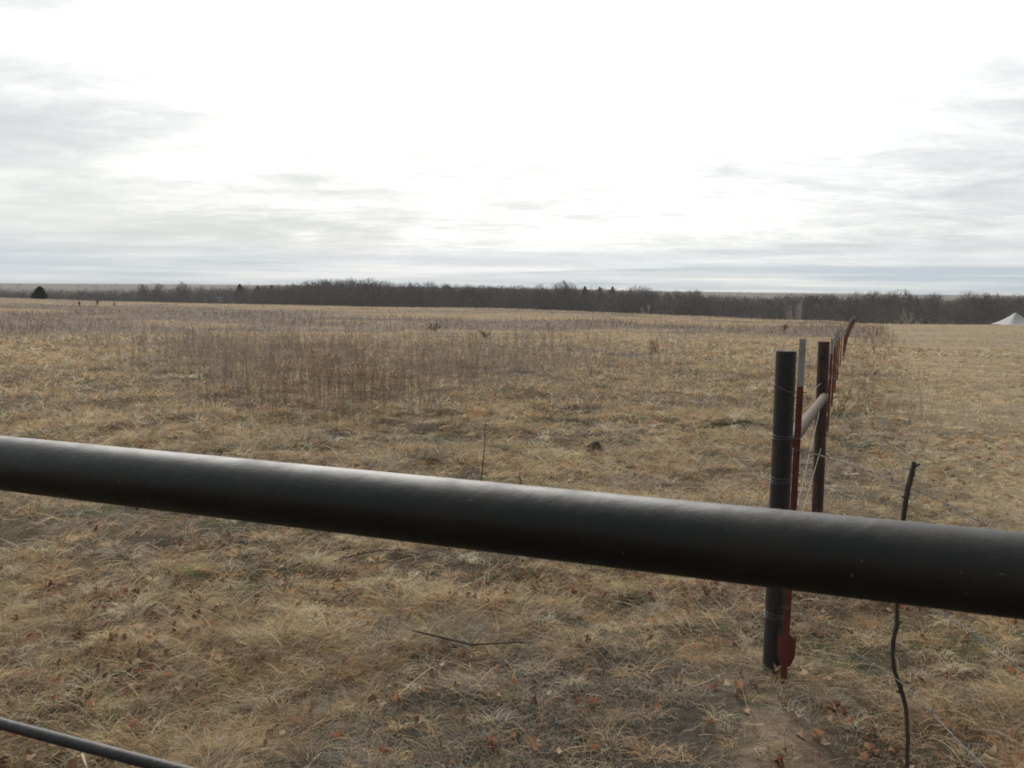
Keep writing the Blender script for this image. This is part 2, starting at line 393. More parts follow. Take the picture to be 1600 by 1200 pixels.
def grass(n, d0, d1, half, seg, L, wpix, wmin, stand, wig, power=1.0, clump=0.0):
    x, y = scatter(n, d0, d1, half, power=power)
    den = fbm(x/0.35, y/0.35, 81, 2)
    keep = (rs.rand(n) < 0.14+1.0*ss(den, 0.38, 0.62)) & (rs.rand(n) > soil(x, y)*1.0)
    x, y = x[keep], y[keep]; n = len(x); d = np.hypot(x, y)
    right = ss(fence_s(x, y), -0.1, 1.2)
    z = ground_z(x, y)
    tall = 0.55+0.9*fbm(x/0.7, y/0.7, 83, 3)
    tuft = ss(fbm(x/0.55, y/0.55, 21, 3), 0.45, 0.75)        # grass stands taller on its hummocks
    ln = L*(0.45+0.9*rs.rand(n))*tall*(0.8+0.7*tuft)*(1-0.62*right)
    az = 2*np.pi*(fbm(x/0.8, y/0.8, 85, 2)*1.6 + rs.rand(n)*0.75)
    st = np.clip(stand + 0.28*rs.normal(size=n) + 0.2*tuft - 0.15*right, 0.02, 1.25)     # elevation angle of first segment
    P = np.zeros((n, seg+1, 3)); P[:, 0] = np.stack([x, y, z-0.008], 1)
    el = st; sl = (ln/seg)[:, None]
    for k in range(seg):
        dv = np.stack([np.cos(el)*np.sin(az), np.cos(el)*np.cos(az), np.sin(el)], 1)
        P[:, k+1] = P[:, k] + dv*sl
        az = az + wig*rs.normal(size=n); el = el - (0.30+0.4*rs.rand(n))*(1.6/seg) + wig*0.35*rs.normal(size=n)
    zz = P[:, 1:, 2]; low = z[:, None]+0.004+0.02*rs.rand(n, 1)
    P[:, 1:, 2] = np.maximum(zz, low)
    hw = np.maximum(wmin*(0.6+0.8*rs.rand(n)), wpix*d/832.0)/2
    tap = np.linspace(1, 0.25, seg+1)
    return ribbons(P, hw[:, None]*tap[None], blade_colors(x, y))
def cat(parts):
    V = []; F = []; C = []; o = 0
    for v, f, c in parts: V.append(v); F.append(f+o); C.append(c); o += len(v)
    return np.vstack(V), np.vstack(F), np.vstack(C)
def tufts(nt, nb, d0, d1, L, wpix, wmin, seg, rad):
    """clumps of blades fanning out of one root"""
    cx, cy = scatter(nt*2, d0, d1, 41, power=1.0)
    k = rs.rand(len(cx)) < 0.15+1.1*ss(fbm(cx/1.1, cy/1.1, 111, 3), 0.38, 0.62); cx, cy = cx[k][:nt], cy[k][:nt]; nt = len(cx)
    k = rs.rand(nt) > soil(cx, cy)*1.4; cx, cy = cx[k], cy[k]; nt = len(cx)
    pal = np.array([[0.50, 0.385, 0.245], [0.60, 0.51, 0.375], [0.46, 0.325, 0.20], [0.36, 0.315, 0.25], [0.37, 0.21, 0.115], [0.52, 0.415, 0.265], [0.17, 0.19, 0.08], [0.42, 0.37, 0.30]])
    right = ss(fence_s(cx, cy), 0, 1.2)*ss(np.hypot(cx, cy), 3.5, 7)
    k = rs.rand(nt) > right*0.55; cx, cy, right = cx[k], cy[k], right[k]; nt = len(cx)
    ti = rs.choice(8, nt, p=[.24, .15, .17, .13, .07, .14, .03, .07]); tcol = pal[ti]*(0.8+0.35*rs.rand(nt, 1))
    big = 0.55+0.9*rs.rand(nt)**1.5
    big = big*(1-0.45*right)
    I = np.repeat(np.arange(nt), nb); n = len(I)
    a = rs.rand(n)*2*np.pi; rr = rad*np.sqrt(rs.rand(n))*big[I]
    x = cx[I]+np.cos(a)*rr; y = cy[I]+np.sin(a)*rr; z = ground_z(x, y); d = np.hypot(x, y)
    lean = (2*np.pi*rs.rand(nt))[I]
    az = np.where(rs.rand(n) < 0.3, lean+0.5*rs.normal(size=n), np.pi/2-a+0.7*rs.normal(size=n))
    ln = L*big[I]*(0.4+0.85*rs.rand(n)); el = np.clip(1.25-1.0*(rr/(rad*1.4))+0.3*rs.normal(size=n), 0.15, 1.5)
    P = np.zeros((n, seg+1, 3)); P[:, 0] = np.stack([x, y, z-0.008], 1); sl = (ln/seg)[:, None]
    for q in range(seg):
        P[:, q+1] = P[:, q]+np.stack([np.cos(el)*np.sin(az), np.cos(el)*np.cos(az), np.sin(el)], 1)*sl
        az = az+0.25*rs.normal(size=n); el = el-(0.35+0.55*rs.rand(n))*(2.2/seg)
    P[:, 1:, 2] = np.maximum(P[:, 1:, 2], z[:, None]+0.005+0.02*rs.rand(n, 1))
    hw = np.maximum(wmin*(0.6+0.8*rs.rand(n)), wpix*d/832.0)/2
    tcol = tcol*(0.66+0.98*rs.rand(nt, 1)**1.3); col = np.clip(tcol[I]*(0.75+0.5*rs.rand(n, 1)), 0.01, 0.8)
    return ribbons(P, hw[:, None]*np.linspace(1, 0.25, seg+1)[None], col)
parts = [grass(95000, 1.7, 4.2, 42, 3, 0.085, 0.42, 0.0021, 0.45, 0.40),
         grass(130000, 4.2, 9.0, 40, 3, 0.095, 0.45, 0.0022, 0.50, 0.40),
         grass(140000, 9.0, 22.0, 40, 2, 0.12, 0.60, 0.003, 0.70, 0.30),
         grass(230000, 19.0, 215.0, 40, 2, 0.135, 0.58, 0.004, 0.65, 0.35, power=0),
         tufts(4300, 40, 1.8, 6.0, 0.100, 0.45, 0.0023, 3, 0.045),
         tufts(110, 90, 1.8, 6.0, 0.155, 0.42, 0.0023, 4, 0.07),
         tufts(8000, 22, 6.0, 13.0, 0.14, 0.5, 0.0027, 3, 0.055),
         tufts(260, 50, 6.0, 13.0, 0.18, 0.45, 0.0025, 3, 0.09),
         tufts(15000, 8, 13.0, 34.0, 0.17, 0.62, 0.003, 2, 0.09)]
# stray long pale straws lying over everything
x, y = scatter(4200, 1.8, 11.0, 41); n = len(x); z = ground_z(x, y)+0.03; az = rs.rand(n)*6.3; el = np.abs(rs.normal(size=n))*0.45
P = np.zeros((n, 5, 3)); P[:, 0] = np.stack([x, y, z], 1); ln = 0.06+0.16*rs.rand(n)
for q in range(4):
    P[:, q+1] = P[:, q]+np.stack([np.cos(el)*np.sin(az), np.cos(el)*np.cos(az), np.sin(el)], 1)*(ln/4)[:, None]
    az = az+0.45*rs.normal(size=n); el = el-0.25*rs.rand(n)
P[:, 1:, 2] = np.maximum(P[:, 1:, 2], z[:, None])
hw = np.maximum(0.0022, 0.5*np.hypot(x, y)/832)/2*(0.7+0.6*rs.rand(n))
parts.append(ribbons(P, hw[:, None]*np.array([[1, 1, .9, .8, .5]]), np.array([0.56, 0.46, 0.32])*(0.75+0.45*rs.rand(n, 1))))
V, F, C = cat(parts)
tag(link('dry_grass', np_mesh('dry_grass', V, F, C), M_blade), label='matted tan and grey winter grass covering the pasture', cat='grass', kind='stuff')

# ---- standing weeds
def weeds(x, y, H, wpix, wmin, col, nb=4, lean=0.10):
    n = len(x); z = ground_z(x, y); d = np.hypot(x, y); out_ = []
    az = rs.rand(n)*2*np.pi; ln = np.abs(rs.normal(size=n))*lean
    top = np.stack([x+np.sin(az)*ln*H, y+np.cos(az)*ln*H, z+H], 1); bot = np.stack([x, y, z-0.01], 1)
    mid = (top+bot)/2 + rs.normal(size=(n, 3))*0.02*np.array([1, 1, 0])
    P = np.stack([bot, mid, top], 1); hw = np.maximum(wmin, wpix*d/832.0)/2
    out_.append(ribbons(P, hw[:, None]*np.array([[1, 0.8, 0.45]]), col))
    for k in range(nb):
        t = 0.35+0.6*rs.rand(n, 1); p0 = bot*(1-t)+top*t; a2 = rs.rand(n)*2*np.pi; l2 = (0.10+0.16*rs.rand(n))*H; e2 = 0.7+0.6*rs.rand(n)
        p1 = p0 + np.stack([np.sin(a2)*np.cos(e2)*l2, np.cos(a2)*np.cos(e2)*l2, np.sin(e2)*l2], 1)
        out_.append(ribbons(np.stack([p0, p1], 1), hw[:, None]*np.array([[0.75, 0.35]]), col))
    return cat(out_)
def weed_col(n, a, b):
    t = rs.rand(n, 1); return (np.array(a)*(1-t)+np.array(b)*t)*(0.75+0.5*rs.rand(n, 1))
WP = []
# brown stand in mid field, left of centre
x, y = scatter(80000, 7.0, 34.0, 40)
pxx = 800+F_PX*x/y
e = ss(pxx, 60, 420)*(1-0.8*ss(pxx, 700, 1000)-0.2*ss(pxx, 1000, 1150)) * ss(y+2.5*(fbm(x/1.5, y/1.5, 121, 2)-0.5), 8.0, 14.0) * (1-ss(y, 18, 32))
x, y = pick(x, y, np.clip(e*ss(fbm(x/1.4, y/1.4, 91, 3), 0.28, 0.60), 0, 1)*0.52)
n = len(x); WP.append(weeds(x, y, 0.22+0.60*rs.rand(n)**1.4, 0.26, 0.0017, weed_col(n, (0.28, 0.22, 0.18), (0.40, 0.365, 0.34)), 5, 0.16))
# denser rust brown clump
x = rs.normal(size=420)*0.85-2.55; y = rs.normal(size=420)*1.0+12.3
n = len(x); WP.append(weeds(x, y, 0.40+0.55*rs.rand(n), 0.32, 0.0022, weed_col(n, (0.21, 0.125, 0.08), (0.27, 0.18, 0.12)), 4, 0.10))
# purple-grey broomweed drifts farther out
x, y = scatter(90000, 24.0, 200.0, 40, power=0)
dn = ss(drift(x, y), 0.44, 0.57)*(1-ss(fence_s(x, y), -1.5, 0.0)) * (0.35+0.65*ss(fbm(x/5., y/4., 95, 3), 0.40, 0.6))
x, y = pick(x, y, dn*0.36*(1-0.3*ss(np.hypot(x, y), 60, 120))); n = len(x)
WP.append(weeds(x, y, (0.12+0.34*rs.rand(n)**1.6)*(1-0.55*ss(np.hypot(x, y), 45, 110)), 0.38, 0.003, weed_col(n, (0.23, 0.18, 0.15), (0.29, 0.255, 0.225)), 2, 0.3))
# weeds caught along the fence
tt = 9+50*rs.rand(520)**1.5; off = rs.normal(size=520)*0.5+0.35
x = FA[0]+FDIR[0]*tt+FN[0]*off; y = FA[1]+FDIR[1]*tt+FN[1]*off
n = len(x); WP.append(weeds(x, y, 0.10+0.28*rs.rand(n)**1.5, 0.36, 0.003, weed_col(n, (0.21, 0.135, 0.095), (0.33, 0.25, 0.17)), 3, 0.2))
# small grey forbs on near ground
x, y = scatter(9000, 1.8, 10.0, 41); x, y = pick(x, y, ss(fbm(x/1.6, y/1.6, 61, 3), 0.52, 0.36)*0.9*(1-soil(x, y)))
n = len(x); WP.append(weeds(x, y, 0.05+0.09*rs.rand(n), 0.35, 0.0016, weed_col(n, (0.30, 0.30, 0.285), (0.36, 0.33, 0.29)), 7, 0.4))
V, F, C = cat(WP)
tag(link('dead_weeds', np_mesh('dead_weeds', V, F, C), M_twig), label='thin brown and grey dead weed stalks standing in the grass', cat='weeds', kind='stuff')

# ---- fallen leaves
def leaves(n, d0, d1):
    x, y = scatter(n*3, d0, d1, 40); x, y = pick(x, y, (0.15+ss(fbm(x/0.6, y/0.6, 101, 2), 0.5, 0.75))*np.clip(1-1.6*soil(x, y), 0.12, 1)); x, y = x[:n], y[:n]; n = len(x)
    z = ground_z(x, y)+0.01+0.035*rs.rand(n); r = 0.013+0.019*rs.rand(n); k = 9
    a = np.linspace(0, 2*np.pi, k, endpoint=False)[None]+rs.rand(n, 1)*6.3
    rad = r[:, None]*(np.array([1.25, 0.78, 0.95, 0.66, 0.85, 0.85, 0.66, 0.95, 0.78])[None]*(0.85+0.3*rs.rand(n, k)))
    L = np.stack([rad*np.cos(a)*0.75, rad*np.sin(a), 0.55*rad*np.clip(rs.normal(size=(n, 1)), -1.6, 1.6)*np.cos(a*2+rs.rand(n, 1)*6)], -1)
    tx = rs.normal(size=n)*0.8; ca, sa = np.cos(tx)[:, None], np.sin(tx)[:, None]
    L2 = np.stack([L[..., 0]*ca+L[..., 2]*sa, L[..., 1], -L[..., 0]*sa+L[..., 2]*ca], -1)
    Cn = np.stack([x, y, z], 1)[:, None]
    V = np.concatenate([Cn, Cn+L2], 1).reshape(-1, 3); b0 = (np.arange(n)*(k+1))[:, None]
    kk = np.arange(k)[None]
    F = np.stack([np.broadcast_to(b0, (n, k)), b0+1+kk, b0+1+(kk+1) % k], -1).reshape(-1, 3)
    pal = np.array([[0.23, 0.105, 0.06], [0.17, 0.078, 0.048], [0.36, 0.26, 0.18], [0.26, 0.14, 0.085], [0.11, 0.06, 0.042]])
    c = pal[rs.randint(0, 5, n)]*(0.8+0.4*rs.rand(n, 1))
    return V, F, np.repeat(c, k+1, axis=0)
V, F, C = cat([leaves(1700, 1.9, 6.0), leaves(1100, 6.0, 14.0)])
tag(link('fallen_leaves', np_mesh('fallen_leaves', V, F, C), M_leaf), label='curled rust and tan fallen oak leaves strewn in the near grass', cat='leaves', kind='stuff')

# crumbs of earth on the bare patch by the corner post
n = 1500; x = 1.06+rs.normal(size=n)*0.20; y = 3.02+rs.normal(size=n)*0.27; z = ground_z(x, y); z = z-0.001; q = 0.0018+0.0055*rs.rand(n)**3
oct_ = np.array([[1, 0, 0], [0, 1, 0], [-1, 0, 0], [0, -1, 0], [0, 0, 0.8], [0, 0, -0.8]], dtype=float)
Vc = (np.stack([x, y, z], 1)[:, None]+oct_[None]*q[:, None, None]*(0.65+0.7*rs.rand(n, 6, 1))).reshape(-1, 3)
tri = np.array([[0, 1, 4], [1, 2, 4], [2, 3, 4], [3, 0, 4], [1, 0, 5], [2, 1, 5], [3, 2, 5], [0, 3, 5]])
Fc = ((np.arange(n)*6)[:, None, None]+tri[None]).reshape(-1, 3)
cr = np.repeat(np.array([0.34, 0.265, 0.20])*(0.7+0.6*rs.rand(n, 1)), 6, axis=0)
tag(link('soil_crumbs', np_mesh('soil_crumbs', Vc, Fc, cr), M_leaf), label='loose crumbs of pinkish brown soil on the bare patch by the red post', cat='soil', kind='stuff')

# ------------------------------------------------------------------ trees
def tree_geo(seed, spread=0.8, levels=4, twigs=260, trunk_h=0.22, r0=0.022, tw_len=0.085, tw_w=0.0045, multi=1, fill=0.0):
    """unit-height bare tree: limb segments and twig ribbons"""
    R = random.Random(seed); segs = []; tips = []
    def go(p, dv, ln, r, lv):
        q = p; n = 3; r1 = r
        for k in range(n):
            dv = (dv + Vector((R.gauss(0, .13), R.gauss(0, .13), R.gauss(0.04, .08)))).normalized()
            q2 = q+dv*ln/n; r2 = r1*0.86; segs.append((q, q2, r1, r2)); q = q2; r1 = r2
            if lv <= 2: tips.append((q, dv))
            if lv >= 2 and R.random() < 0.6 and k < 2:
                side = Vector((R.gauss(0, 1), R.gauss(0, 1), R.gauss(0.1, .5))).normalized()
                go(q, (dv*0.7+side*0.75*spread).normalized(), ln*0.6, r1*0.55, lv-1)
        if lv > 0:
            for c in range(R.choice((2, 3, 3))):
                side = Vector((R.gauss(0, 1), R.gauss(0, 1), R.gauss(0.15, .45))).normalized()
                go(q, (dv*0.95+side*0.75*spread).normalized(), ln*R.uniform(.62, .85), r1*0.68, lv-1)
    for k in range(multi):
        go(Vector((R.gauss(0, .02)*(multi > 1), R.gauss(0, .02)*(multi > 1), -0.02)), Vector((R.gauss(0, .12)*multi, R.gauss(0, .12)*multi, 1)).normalized(), trunk_h, r0/math.sqrt(multi), levels)
    zmax = max(s[1].z for s in segs); sc = 0.97/zmax
    rn = np.random.RandomState(seed)
    S = np.array([[*s[0], *s[1], s[2], s[3]] for s in segs]); S[:, :6] *= sc
    tp = np.array([[*t[0], *t[1]] for t in tips]); tp[:, :3] *= sc
    pk = tp[rn.randint(0, len(tp), twigs)]
    p0 = pk[:, :3]+rn.normal(size=(twigs, 3))*0.008
    dv = pk[:, 3:]*0.8+rn.normal(size=(twigs, 3))*0.55*spread+np.array([0, 0, 0.25]); dv /= np.linalg.norm(dv, axis=1, keepdims=True)
    p1 = p0+dv*(tw_len*(0.5+rn.rand(twigs, 1)))
    p1[:, 2] = np.clip(p1[:, 2], 0.03, 1.02)
    if fill:
        nf_ = int(twigs*fill); q = rn.normal(size=(nf_, 3)); q /= np.linalg.norm(q, axis=1, keepdims=True)
        lump = 0.80+0.35*vn(q[:, 0]*2.2+9, q[:, 2]*2.2+q[:, 1]*1.7+5, seed)
        rad_ = (rn.rand(nf_, 1)**0.42)*lump[:, None]; c0 = q*rad_*np.array([0.40, 0.40, 0.36])+np.array([0, 0, 0.62])
        dq = q*0.8+rn.normal(size=(nf_, 3))*0.55+np.array([0, 0, 0.35]); dq /= np.linalg.norm(dq, axis=1, keepdims=True)
        c1 = c0+dq*tw_len*0.75*(0.5+rn.rand(nf_, 1)); c1[:, 2] = np.minimum(c1[:, 2], 1.0)
        p0 = np.vstack([p0, c0]); p1 = np.vstack([p1, c1])
        lim = 0.44*np.sqrt(np.clip(1-((p1[:, 2]-0.6)/0.46)**2, 0.02, 1)); rr_ = np.hypot(p1[:, 0], p1[:, 1])+1e-6; k_ = np.minimum(1, lim/rr_)
        p1[:, 0] *= k_; p1[:, 1] *= k_; rr_ = np.hypot(p0[:, 0], p0[:, 1])+1e-6; k_ = np.minimum(1, lim/rr_); p0[:, 0] *= k_; p0[:, 1] *= k_
        S = S[(np.hypot(S[:, 3], S[:, 4]) < 0.40) & (S[:, 5] < 0.82)]
    return S, p0, p1, tw_w
def limbs_mesh(S, sides=4):
    a = S[:, :3]; b = S[:, 3:6]; t = b-a; t /= np.linalg.norm(t, axis=1, keepdims=True)+1e-9
    ref = np.where(np.abs(t[:, 2:3]) < 0.9, np.array([[0, 0, 1.0]]), np.array([[1.0, 0, 0]]))
    u = np.cross(t, ref); u /= np.linalg.norm(u, axis=1, keepdims=True); v = np.cross(t, u); Vs = []
    for e, r in ((a, S[:, 6]), (b, S[:, 7])):
        for k in range(sides):
            an = 2*math.pi*k/sides; Vs.append(e+(u*math.cos(an)+v*math.sin(an))*r[:, None])
    V = np.stack(Vs, 1).reshape(-1, 3); n = len(S); b0 = (np.arange(n)*sides*2)[:, None]; k = np.arange(sides)[None]
    F = np.stack([b0+k, b0+(k+1) % sides, b0+sides+(k+1) % sides, b0+sides+k], -1).reshape(-1, 4)
    return V, F
def twig_mesh(p0, p1, w, seed):
    rn = np.random.RandomState(seed); n = len(p0)
    V, F, _ = ribbons(np.stack([p0, p1], 1), np.full((n, 1), w)*np.array([[1, 0.35]]), np.zeros((n, 3)), rnd=rn)
    return V, F

# wood in the creek valley: several rows, one mass
wood_px = np.array([-500, 0, 100, 200, 300, 400, 470, 520, 600, 625, 660, 720, 800, 900, 1000, 1050, 1100, 1200, 1250, 1300, 1330, 1400, 1440, 1480, 1560, 1600, 2100.])
wood_top = -np.interp(wood_px, [0, 300, 470, 600, 640, 1300, 2100], [2.5, 3.5, 4.5, 4.5, 3.0, 2.2, 2.2])+np.array([451, 451, 454, 453, 451, 449, 444, 440, 441.5, 447, 445.5, 446, 447.5, 449, 451, 455, 459, 463, 460, 462.5, 463, 460, 462, 466, 462, 461, 461])
def wood_dist(px): return np.interp(px, [-400, 0, 600, 1000, 1290, 2100], [355, 340, 275, 235, 215, 215])
def z_at(px, py, d):    # height of a line of sight at distance d
    r = cam_ray(px, py); return CAM_H + r.z/math.hypot(r.x, r.y)*d
protos = [tree_geo(100+k, spread=0.95+0.1*(k % 3), levels=3, twigs=130, trunk_h=0.24, r0=0.020, tw_len=0.10, tw_w=0.0052, multi=1+(k % 2), fill=1.9) for k in range(7)]
pm = []
for k, (S, p0, p1, w) in enumerate(protos):
    S2 = S[S[:, 6] > 0.004]
    a = limbs_mesh(S2, 3); bb = twig_mesh(p0, p1, w, k)
    pm.append((np.vstack([a[0], bb[0]]), np.vstack([a[1], bb[1]+len(a[0])]), len(a[0])))
WV = []; WF = []; WC = []; o = 0
R = random.Random(5)
rows = 8
for row in range(rows):
    px = -420.0
    while px < 2050:
        d = wood_dist(px)+row*13+R.uniform(-5, 5); th = math.atan((px-800)/F_PX)
        x, y = d*math.sin(th), d*math.cos(th)
        base = float(ground_z(np.array([x]), np.array([y]), False)[0])
        ytop = float(np.interp(px, wood_px, wood_top)) + (rows-1-row)*0.7 + R.uniform(-0.6, 1.6)+abs(R.gauss(0, 1.7))+4.2*(float(vn(np.array([px/21.]), np.array([row*0.4]), 131)[0])-0.45)
        top = z_at(px, ytop, d); H = max(3.2, top-base)
        if row == 0: H *= R.uniform(0.55, 0.95)
        v, f, nl = pm[R.randrange(7)]; an = R.uniform(0, 6.28); ca, sa = math.cos(an), math.sin(an)
        wd = max(H, 7.0)*R.uniform(0.8, 1.1)
        vv = np.stack([(v[:, 0]*ca-v[:, 1]*sa)*wd+x, (v[:, 0]*sa+v[:, 1]*ca)*wd+y, v[:, 2]*H+base], 1)
        t = R.random(); c = np.array([0.150, 0.138, 0.132])*(1-t)+np.array([0.105, 0.098, 0.096])*t
        if R.random() < 0.10: c = np.array([0.20, 0.18, 0.16])
        WV.append(vv); WF.append(f+o); WC.append(np.tile(c, (len(v), 1))); o += len(v)
        px += R.uniform(3.2, 6.0)*F_PX/d/math.cos(th)**2*0.9
V = np.vstack(WV); F = np.vstack(WF); C = np.vstack(WC)
print('wood quads', len(F))
tag(link('woods', np_mesh('woods', V, F, C), M_twig), label='dark grey-brown leafless woods filling the low ground behind the pasture', cat='woods', kind='stuff')

# single trees one can tell apart
def twig_tone(me, c):
    a = me.color_attributes.new('tone', 'FLOAT_COLOR', 'POINT'); n = len(me.vertices)
    A = np.ones((n, 4), dtype=np.float32); A[:, :3] = c; a.data.foreach_set('color', A.ravel())
def bare_tree(px, ytop, ybase, dd, label, seed, wide=1.0, tone=(0.075, 0.066, 0.060), bark=None, name='bare_tree', twigs=620, group='single trees at the wood edge and skyline'):
    th = math.atan((px-800)/F_PX); d = float(wood_dist(px))+dd; x, y = d*math.sin(th), d*math.cos(th)
    base = float(ground_z(np.array([x]), np.array([y]), False)[0]); H = z_at(px, ytop, d)-base
    t = empty(name, (x, y, base), label=label, cat='tree', group=group)
    S, p0, p1, w = tree_geo(seed, spread=0.8, levels=4, twigs=twigs, trunk_h=0.24, r0=0.024 if bark is None else 0.026, tw_len=0.085, tw_w=0.0030, fill=0.0 if bark else 2.4)
    sc = np.array([H*wide, H*wide, H]); off = np.array([x, y, base])
    S = S.copy(); S[:, :3] = S[:, :3]*sc+off; S[:, 3:6] = S[:, 3:6]*sc+off; S[:, 6:] *= H
    S = S[S[:, 6] > (0.012 if bark else 0.03)]
    S[:, 6:] = np.maximum(S[:, 6:], 0.06 if bark else 0.03)
    v, f = limbs_mesh(S, 5); link('trunk', np_mesh('trunk', v, f, smooth=True), bark or M_bark, t)
    v, f = twig_mesh(p0*sc+off, p1*sc+off, w*H, seed); me = np_mesh('crown', v, f); twig_tone(me, tone); link('crown', me, M_twig, t)
    return t
BT = [(225, 443, 60, 0.55, 'small bare tree on the far slope, leftmost of the three standing above the left treeline'),
 (250, 442.5, 55, 0.6, 'small bare tree on the far slope, middle one of the three above the left treeline'),
 (287, 439.5, 50, 0.8, 'rounded bare tree, tallest of the three standing alone above the left treeline'),
 (483, 438, 40, 0.8, 'bare tree at the left shoulder of the highest stretch of woods'),
 (502, 436, 45, 0.8, 'bare grey tree second from the left end of the tall woods'),
 (524, 436, 60, 0.8, 'fine twigged bare tree just left of the palest skyline tree'),
 (545, 433, 55, 0.8, 'pale fine twigged bare tree standing highest on the left skyline'),
 (575, 433.5, 45, 0.8, 'dark rounded bare tree crowning the left woods, right of the pale one'),
 (594, 437, 40, 0.75, 'dark bare tree at the right end of the tall left woods before the gap'),
 (631, 442, 40, 0.7, 'low round bare tree just right of the gap in the skyline'),
 (646, 440.5, 45, 0.7, 'dark round topped bare tree, second right of the skyline gap'),
 (670, 439, 50, 0.8, 'broad bare tree, tallest just right of the skyline gap'),
 (697, 442.5, 50, 0.8, 'bare tree on the skyline between the broad one and the flat middle woods'),
 (735, 444.5, 45, 0.8, 'low dark bare tree over the middle of the woods'),
 (780, 445, 60, 0.9, 'low spreading bare tree on the middle skyline left of the feathery pair'),
 (842, 443.5, 70, 0.6, 'thin see-through bare tree on the skyline left of the feathery pair'),
 (872, 438, 60, 0.7, 'tall feathery bare tree, left one of the pair near the middle skyline'),
 (887, 440, 60, 0.65, 'feathery bare tree, right and lower one of the pair near the middle skyline'),
 (1001, 446, 50, 1.1, 'broad dome shaped bare tree right of the skyline cedars'),
 (1081, 452.5, 50, 0.9, 'low round bare tree where the woods dip under the far hill'),
 (1262, 457, 45, 0.8, 'dark bushy bare tree behind the pale barked tree'),
 (1285, 457.5, 45, 0.8, 'dark bushy bare tree right of the pale barked tree'),
 (1335, 455.5, 50, 0.9, 'rounded bare tree above the end of the red fence posts'),
 (1363, 453.5, 55, 0.7, 'narrow bare tree left of the broadest tree on the right skyline'),
 (1384, 455, 55, 0.7, 'small bare tree touching the left side of the broad right tree'),
 (1404, 452, 50, 0.95, 'broadest tallest bare tree on the right skyline'),
 (1454, 457.5, 45, 0.8, 'low bare tree beside the gap showing the brown far hill'),
 (1508, 454.5, 50, 0.8, 'pale brown bare tree right of the gap showing the far hill'),
 (1532, 457, 40, 0.8, 'dark round bare tree left above the white tent'),
 (1551, 458, 45, 0.8, 'bare tree directly above the left edge of the white tent'),
 (1584, 458.5, 35, 1.1, 'wide dark bare tree right above the white tent peak')]
for k, (px, yt, dd, wide, lab) in enumerate(BT):
    pale = 'pale' in lab.split('tree')[0]
    bare_tree(px, yt, None, dd, lab, 300+k, wide*0.9, tone=(0.22, 0.20, 0.18) if pale else ((0.095, 0.088, 0.085) if 'dark' in lab else (0.14, 0.13, 0.122)))
bare_tree(1250, 463.5, 500, -9, 'white barked leafless tree standing out in front of the dark woods', 402, 0.66, tone=(0.34, 0.31, 0.27), bark=M_bark_pale, name='pale_barked_tree', twigs=420)
bare_tree(1006, 468, 486, -7, 'small faint pale trunked tree in front of the middle woods', 404, 0.5, tone=(0.13, 0.115, 0.10), bark=M_bark_pale, name='pale_barked_tree', twigs=260)
bare_tree(1418, 472, 507, -7, 'slim pale trunked tree at the wood edge left of the tent', 405, 0.4, tone=(0.12, 0.11, 0.10), bark=M_bark_pale, name='pale_barked_tree', twigs=220)

def cedar(px, ytop, d, label, seed, wide, roundy, clip_base=None):
    th = math.atan((px-800)/F_PX); x, y = d*math.sin(th), d*math.cos(th)
    base = float(ground_z(np.array([x]), np.array([y]), False)[0]); H = z_at(px, ytop, d)-base
    t = empty('cedar_tree', (x, y, base), label=label, cat='tree', group='evergreen cedars')
    rn = np.random.RandomState(seed); n = 9000
    h = rn.rand(n)**(0.8 if roundy else 1.15); a = rn.rand(n)*2*np.pi
    prof = np.clip(1-h, 0, 1)**0.5*np.minimum(1, (h+0.35)/0.5) if roundy else (1-h)**0.8*np.minimum(1, (h+0.05)/0.15)
    lump = 0.40+1.15*fbm(a*1.4+3, h*6, seed, 3)
    r = prof*lump*np.sqrt(0.02+0.98*rn.rand(n))*wide*H*0.5
    c = np.stack([x+np.cos(a)*r, y+np.sin(a)*r, base+0.02*H+h*H*0.97], 1)
    dv = np.stack([np.cos(a), np.sin(a), 0.5+rn.rand(n)], 1)+rn.normal(size=(n, 3))*0.5; dv /= np.linalg.norm(dv, axis=1, keepdims=True)
    V, F, C = ribbons(np.stack([c-dv*0.10*H/4, c+dv*0.10*H/4], 1), np.full((n, 1), 0.045*H/4)*np.array([[1, 0.4]]), np.array([0.050, 0.060, 0.045])*(0.6+0.8*rn.rand(n, 1)), rnd=rn)
    link('crown', np_mesh('crown', V, F, C), M_twig, t)
    MB().tube([(x, y, base-0.1), (x, y, base+H*0.8)], [0.16*H/5, 0.03], 7).build('trunk', M_bark, t)
cedar(65, 447.5, 182, 'dark round evergreen standing alone at the left field edge', 501, 1.35, True)
cedar(376, 444, 395, 'dark pointed cedar, largest of the three left of the tall woods', 502, 0.9, False)
cedar(404, 446.2, 395, 'small dark cedar, middle of the three left of the tall woods', 503, 0.9, False)
cedar(425, 445.5, 395, 'small dark cedar, nearest of the three to the tall woods', 504, 0.7, False)
cedar(912, 447.5, 330, 'dark cedar left of the trio on the middle skyline', 505, 0.5, False)
cedar(935, 448.6, 330, 'dark cedar in the middle of the trio on the middle skyline', 506, 0.45, False)
cedar(955, 448, 330, 'dark cedar right in the trio on the middle skyline', 507, 0.5, False)

